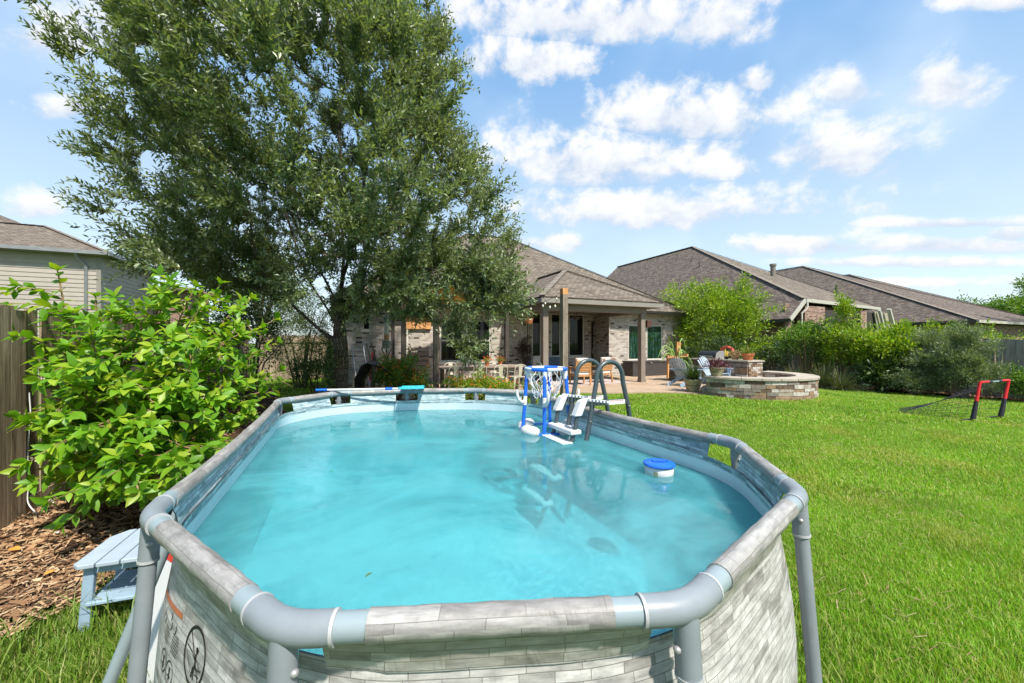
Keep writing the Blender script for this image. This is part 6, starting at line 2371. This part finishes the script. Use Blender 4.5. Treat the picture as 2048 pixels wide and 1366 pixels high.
def beauty():
    base = W(-2.45, 5.6, .03)
    t = thing('leafy_shrub', 'bright green large leaved shrub along the left fence beside the pool', 'shrub', base)
    b = np.array(base)
    tgt = []
    # where the arching canes end: (px, py, depth)
    ends = [(115, 570, 4.1), (150, 650, 3.8), (190, 700, 3.5), (240, 630, 4.3), (300, 640, 3.9), (350, 600, 4.6), (330, 700, 3.7), (400, 640, 4.2), (440, 590, 5.0), (480, 690, 4.4), (380, 790, 3.7), (250, 800, 3.4), (160, 800, 3.3), (300, 880, 3.4), (420, 860, 3.8), (470, 780, 4.3), (530, 720, 4.9), (550, 660, 5.3), (500, 620, 5.2), (560, 760, 5.2), (350, 940, 3.3), (270, 960, 3.25), (200, 890, 3.3), (450, 910, 4.0), (260, 700, 3.9), (500, 850, 4.5), (410, 720, 4.0), (190, 620, 4.2), (390, 600, 4.6), (340, 1000, 3.2), (230, 860, 3.35), (330, 830, 3.5), (440, 820, 3.9), (520, 800, 4.7), (400, 930, 3.5), (180, 760, 3.5), (280, 1010, 3.15)]
    cane = MB()
    LP_, LD_, LU_, LL_ = [], [], [], []
    flow = []
    r7 = np.random.default_rng(11)

    def shoot(p0, p1, lift, step, l0, r0):
        p0, p1 = np.array(p0), np.array(p1)
        L = np.linalg.norm(p1 - p0)
        n = max(4, int(L / .12))
        pts = []
        for k in range(n + 1):
            f = k / n
            pts.append(p0 + (p1 - p0) * f + np.array([0, 0, lift * L * math.sin(math.pi * f * .85)]) + r7.normal(0, .008, 3))
        cane.tube([tuple(q) for q in pts], [r0 * (1 - .75 * k / n) for k in range(n + 1)], 6, cap=False)
        return np.array(pts)

    def dress(pts, f0, step, l0):
        seg = np.linalg.norm(np.diff(pts, axis=0), axis=1)
        cu = np.r_[0, np.cumsum(seg)]
        s = cu[-1] * f0
        ph = r7.uniform(0, 3.14)
        while s < cu[-1]:
            q = np.array([np.interp(s, cu, pts[:, i]) for i in range(3)])
            i = min(np.searchsorted(cu, s), len(pts) - 1)
            d = pts[i] - pts[i - 1]
            d /= np.linalg.norm(d) + 1e-9
            e = np.cross(d, [0, 0, 1.])
            e /= np.linalg.norm(e) + 1e-9
            u = np.cross(e, d)
            for sg in (-1, 1):
                side = e * math.cos(ph) + u * math.sin(ph) * .45
                dd = side * sg * .85 + d * .5 + np.array([0, 0, r7.uniform(-.35, .12)]) + r7.normal(0, .14, 3)
                LP_.append(q)
                LD_.append(dd)
                LU_.append(np.array([0, 0, 1.]) + r7.normal(0, .35, 3) + d * .2)
                fr_ = s / cu[-1]
                LL_.append(l0 * r7.uniform(.55, 1.2) * (1 if fr_ < .85 else .7))
            ph += 1.45
            s += step * r7.uniform(.75, 1.25)
        for k in range(5):
            LP_.append(pts[-1])
            a = k * 1.25 + ph
            LD_.append(d * .7 + (e * math.cos(a) + u * math.sin(a)) * .8)
            LU_.append(d + np.array([0, 0, .8]))
            LL_.append(l0 * r7.uniform(.5, .95))
        if r7.random() < .5:
            flow.append(pts[-1] - d * .02)

    for k, (px, py, y_) in enumerate(ends):
        e_ = np.array(at(px, py, y_)) - b
        st_ = np.array([r7.uniform(-.12, .3), r7.uniform(-.15, .35), 0])
        pts = shoot(st_, e_, .13, .06, .12, .019 if k % 3 else .026)
        dress(pts, .45, .075, .165)
        for j in range(12):
            f = r7.uniform(.35, .95)
            i = int(f * (len(pts) - 1))
            dr_ = r7.normal(0, 1, 3) * np.array([1, 1, .5]) + np.array([.1, -.45, .25])
            dr_ /= np.linalg.norm(dr_)
            ee = pts[i] + dr_ * r7.uniform(.22, .55)
            if (ee + b)[2] < .15:
                continue
            s2 = shoot(pts[i], ee, .08, .06, .1, .006)
            dress(s2, .2, .075, .15)
    o = cane.build('stems', cane_m, t, 70, uv=False)
    tag(o, kind='stuff')
    P, D, Un, L = np.array(LP_), np.array(LD_), np.array(LU_), np.array(LL_)
    # keep leaves off the fence and out of the pool
    w = P + b
    u_, v_ = w[:, 0] * CA + w[:, 1] * SA, -w[:, 0] * SA + w[:, 1] * CA
    keep = (u_ > -3.3) & (w[:, 2] > .06)
    lw = np.array([J[9].x, J[9].y]) + np.array(POOL_C)[:2]
    l0 = np.array([J[0].x, J[0].y]) + np.array(POOL_C)[:2]
    dl = (l0 - lw) / np.linalg.norm(l0 - lw)
    nl = np.array([dl[1], -dl[0]])
    sdist = (w[:, :2] - l0) @ nl
    keep &= (sdist > .06) | (w[:, 2] > 1.35)
    keep &= ~((w[:, 1] < 3.2) & (sdist < .15))
    P, D, Un, L = P[keep], D[keep], Un[keep], L[keep]
    D /= np.linalg.norm(D, axis=1)[:, None]
    S = np.cross(Un, D)
    S /= np.linalg.norm(S, axis=1)[:, None] + 1e-9
    Nn = np.cross(D, S)
    w = P + b
    dist = np.linalg.norm(w - np.array([0, 0, CAM_Z]), axis=1) - 3.2 * (L - .12)
    order = np.argsort(dist)
    # the 300 nearest leaves are single objects, the rest one mesh
    base_m = []
    for k in range(3):
        V, F = rich_leaf(k)
        me = MB().add(V, F).mesh('leaf', False, 60)
        me.materials.append(berry_m)
        base_m.append(me)
    for i in order[:300]:
        o = bpy.data.objects.new('leaf', base_m[i % 3])
        COL.objects.link(o)
        o.parent = t
        m = Matrix(((D[i][0] * L[i], S[i][0] * L[i], Nn[i][0] * L[i], P[i][0]), (D[i][1] * L[i], S[i][1] * L[i], Nn[i][1] * L[i], P[i][1]), (D[i][2] * L[i], S[i][2] * L[i], Nn[i][2] * L[i], P[i][2]), (0, 0, 0, 1)))
        o.matrix_local = m
    rest = order[300:]
    V0, F0 = rich_leaf(0)
    V0 = np.array(V0)
    F0 = np.array(F0)
    n = len(rest)
    A = V0[None, :, 0, None] * D[rest][:, None] + V0[None, :, 1, None] * S[rest][:, None] + V0[None, :, 2, None] * Nn[rest][:, None]
    V = P[rest][:, None] + A * L[rest][:, None, None]
    F = (np.arange(n)[:, None, None] * len(V0) + F0[None]).reshape(-1, 4)
    o = npmesh('leaves', V.reshape(-1, 3), F, berry_m, t, smooth=True)
    tag(o, kind='stuff')
    # pale flower clusters at shoot tips
    fm = leafmat('pale pink blossom', (.5, .36, .34), (.6, .48, .44), trans=.2)
    flow_ = np.array(flow)
    k = 14
    Pf = np.repeat(flow_, k, 0) + rng.normal(0, .012, (len(flow_) * k, 3))
    leaves('flowers', Pf, rng.normal(0, 1, Pf.shape), .014, .01, fm, t)
    return n


print('shrub leaves', beauty())


# ------------------------------------------------------------------ grass
def grass():
    ring_w = [Vector((a[0] + POOL_C.x, a[1] + POOL_C.y, 0)) for a in ring[::4]]
    tot = 0

    def batch(name, n, xlo, xhi, ylo, yhi, hmin, hmax, wid, cond=None, mat=grass_m, label=None):
        q = np.stack([rng.uniform(xlo, xhi, n), rng.uniform(ylo, yhi, n)], 1)
        x, y = q.T
        k = (np.abs(x) / np.maximum(y, .1) < 1.5) & ~in_poly(x, y, PATIO) & ~in_poly(x, y, BED_L) & ~in_poly(x, y, BED_R) & ~in_poly(x, y, BED_F) & ~in_poly(x, y, ring_w)
        k &= np.hypot(x - SWC.x, y - SWC.y) > SWR1 + .02
        if cond is not None:
            k &= cond(x, y)
        q = q[k]
        x, y = q.T
        n = len(q)
        pn = np.sin(x * 2.1 + 1.3 * np.sin(y * 1.7)) * np.sin(y * 2.6 + np.sin(x * 1.3)) * .5 + .5
        h = rng.uniform(hmin, hmax, n) * (.75 + .5 * pn)
        a = rng.uniform(0, 6.283, n)
        le = rng.uniform(.15, 1.0, n) * h
        wv = wid * rng.uniform(.6, 1.3, n)
        c = np.stack([x, y, gh(x, y) - .012], 1)
        sd = np.stack([np.cos(a), np.sin(a), np.zeros(n)], 1) * wv[:, None]
        b2 = a + 1.57 + rng.normal(0, .5, n)
        ld = np.stack([np.cos(b2), np.sin(b2), np.zeros(n)], 1)
        z = np.array([0, 0, 1.])
        m = c + ld * (le * .35)[:, None] + z * (h * .62)[:, None]
        tp = c + ld * le[:, None] + z * h[:, None] * .96
        V = np.stack([c - sd, c + sd, m + sd * .75, m - sd * .75, tp], 1).reshape(-1, 3)
        i = np.arange(n) * 5
        F = np.concatenate([np.stack([i, i + 1, i + 2], 1), np.stack([i, i + 2, i + 3], 1), np.stack([i + 3, i + 2, i + 4], 1)])
        o = npmesh(name, V, F, mat)
        tag(o, label, 'grass', kind='stuff')
        return n

    tot += batch('lawn_grass', 190000, 1.0, 6.4, 1.2, 4.4, .024, .056, .0023, label='mown grass of the lawn close to the pool')
    tot += batch('lawn_grass', 190000, .5, 12.5, 4.4, 8.2, .025, .052, .004, label='mown grass of the middle lawn')
    tot += batch('lawn_grass', 190000, -3, 18.5, 8.2, 14.5, .03, .05, .008, label='mown grass of the far lawn')
    tot += batch('lawn_grass', 50000, -12, 4, 10, 24, .03, .055, .011, lambda x, y: x < y * .1 - .6, label='grass between the oak and the house')
    tot += batch('rough_grass', 26000, -4.2, -1.2, 1.3, 3.2, .03, .085, .0027, None, weed_m, 'rough grass at the left front of the pool')
    tot += batch('rough_grass', 1700, -2.9, -1.5, 1.5, 2.9, .12, .28, .0042, lambda x, y: np.sin(x * 7) * np.sin(y * 8) > -.1, weed_m, 'tall grass tufts round the blue stool')
    tot += batch('rough_grass', 1500, 1.2, 1.9, 1.1, 3.4, .08, .2, .0035, lambda x, y: in_poly(x, y, [Vector((p.x * 1.0 + .25 * (p.x - POOL_C.x), p.y, 0)) for p in ring_w]), weed_m, 'longer grass at the right foot of the pool wall')
    return tot


print('blades', grass())
# a few leaves lying on the mulch and in the water
for k, (px, py, lab, m_) in enumerate(((18, 1102, 'large orange fallen leaf on the mulch at the left edge', 'a'), (88, 1153, 'small orange fallen leaf on the mulch', 'a'), (115, 1070, 'pale scrap of litter on the mulch by the shrub', 'b'))):
    p = gpos(px, py, .06)
    V, F = rich_leaf(k % 3)
    me = MB().add(V, F).mesh('fallen_leaf', False, 60)
    me.materials.append(M('orange dead leaf %d' % k, (.6, .25, .04) if m_ == 'a' else (.6, .58, .55), .8))
    o = link('fallen_leaf' if m_ == 'a' else 'litter_scrap', me, None)
    o.location = (p.x, p.y, .075)
    o.scale = ((.09, .13, .1), (.06, .08, .05), (.09, .09, .1))[k]
    o.rotation_euler = (R(10), R(-8), k * 1.3)
    tag(o, lab, 'leaf' if m_ == 'a' else 'litter')
r8 = random.Random(2)
for k, (px, py, lab) in enumerate(((658, 944, 'dark fallen leaf floating left of the middle of the pool'), (620, 899, 'tiny leaf floating near the far left of the pool'), (745, 1146, 'tiny leaf floating near the front of the pool'))):
    p = gpos(px, py, .81)
    V, F = rich_leaf(k % 3)
    me = MB().add(V, F).mesh('floating_leaf', False, 60)
    me.materials.append(bpy.data.materials['dark green leaf'])
    o = link('floating_leaf', me, None)
    o.location = (p.x, p.y, .813)
    o.scale = (.035, .03, .02)
    o.rotation_euler = (0, 0, k * 2)
    tag(o, lab, 'leaf')

# table centrepieces
for k, (du, dv, lab) in enumerate(((.25, -.05, 'small pot of orange flowers on the middle of the dining table'), (-.45, .0, 'small pot of white flowers left of centre on the dining table'), (.75, .1, 'small pot of orange flowers at the right of the dining table'))):
    t = pot('flower_pot', lab, W(4.15 + du, 11.85 + dv, PZ + .767), .07, .11, (terra_m, white_m, terra_m)[k], 'pot')
    q = rand_dirs(90)
    q[:, 2] = np.abs(q[:, 2])
    leaves('foliage', q * rng.uniform(.02, .14, 90)[:, None] + [0, 0, .11], q, .06, .025, mid_m, t)
    q = rand_dirs(60)
    q[:, 2] = np.abs(q[:, 2])
    leaves('flowers', q * rng.uniform(.08, .17, 60)[:, None] + [0, 0, .13], q, .045, .04, (flower_m, rope_m, flower_m)[k], t)

# dry clippings lying on the mown lawn
n = 9000
q = np.stack([rng.uniform(1.2, 11, n), rng.uniform(1.3, 9, n)], 1)
rw = [Vector((a[0] * 1.02 + POOL_C.x, a[1] * 1.02 + POOL_C.y, 0)) for a in ring[::4]]
k = ~in_poly(q[:, 0], q[:, 1], rw) & (q[:, 0] / q[:, 1] < 1.45) & (np.sin(q[:, 0] * 1.9 + np.sin(q[:, 1] * 2.3)) * np.sin(q[:, 1] * 1.6 + 1) + rng.normal(0, .3, n) > .25)
q = q[k]
n = len(q)
a = rng.uniform(0, 6.283, n)
l = rng.uniform(.015, .05, n)
d = np.stack([np.cos(a), np.sin(a), rng.normal(0, .25, n)], 1) * l[:, None]
e = np.stack([-np.sin(a), np.cos(a), np.zeros(n)], 1) * .0018
c = np.stack([q[:, 0], q[:, 1], gh(q[:, 0], q[:, 1]) + rng.uniform(.012, .036, n)], 1)
o = npmesh('grass_clippings', np.stack([c - d - e, c + d - e, c + d + e, c - d + e], 1).reshape(-1, 3), np.arange(4 * n).reshape(-1, 4), dry_m)
tag(o, 'dry grass clippings scattered over the lawn', 'grass', kind='stuff')
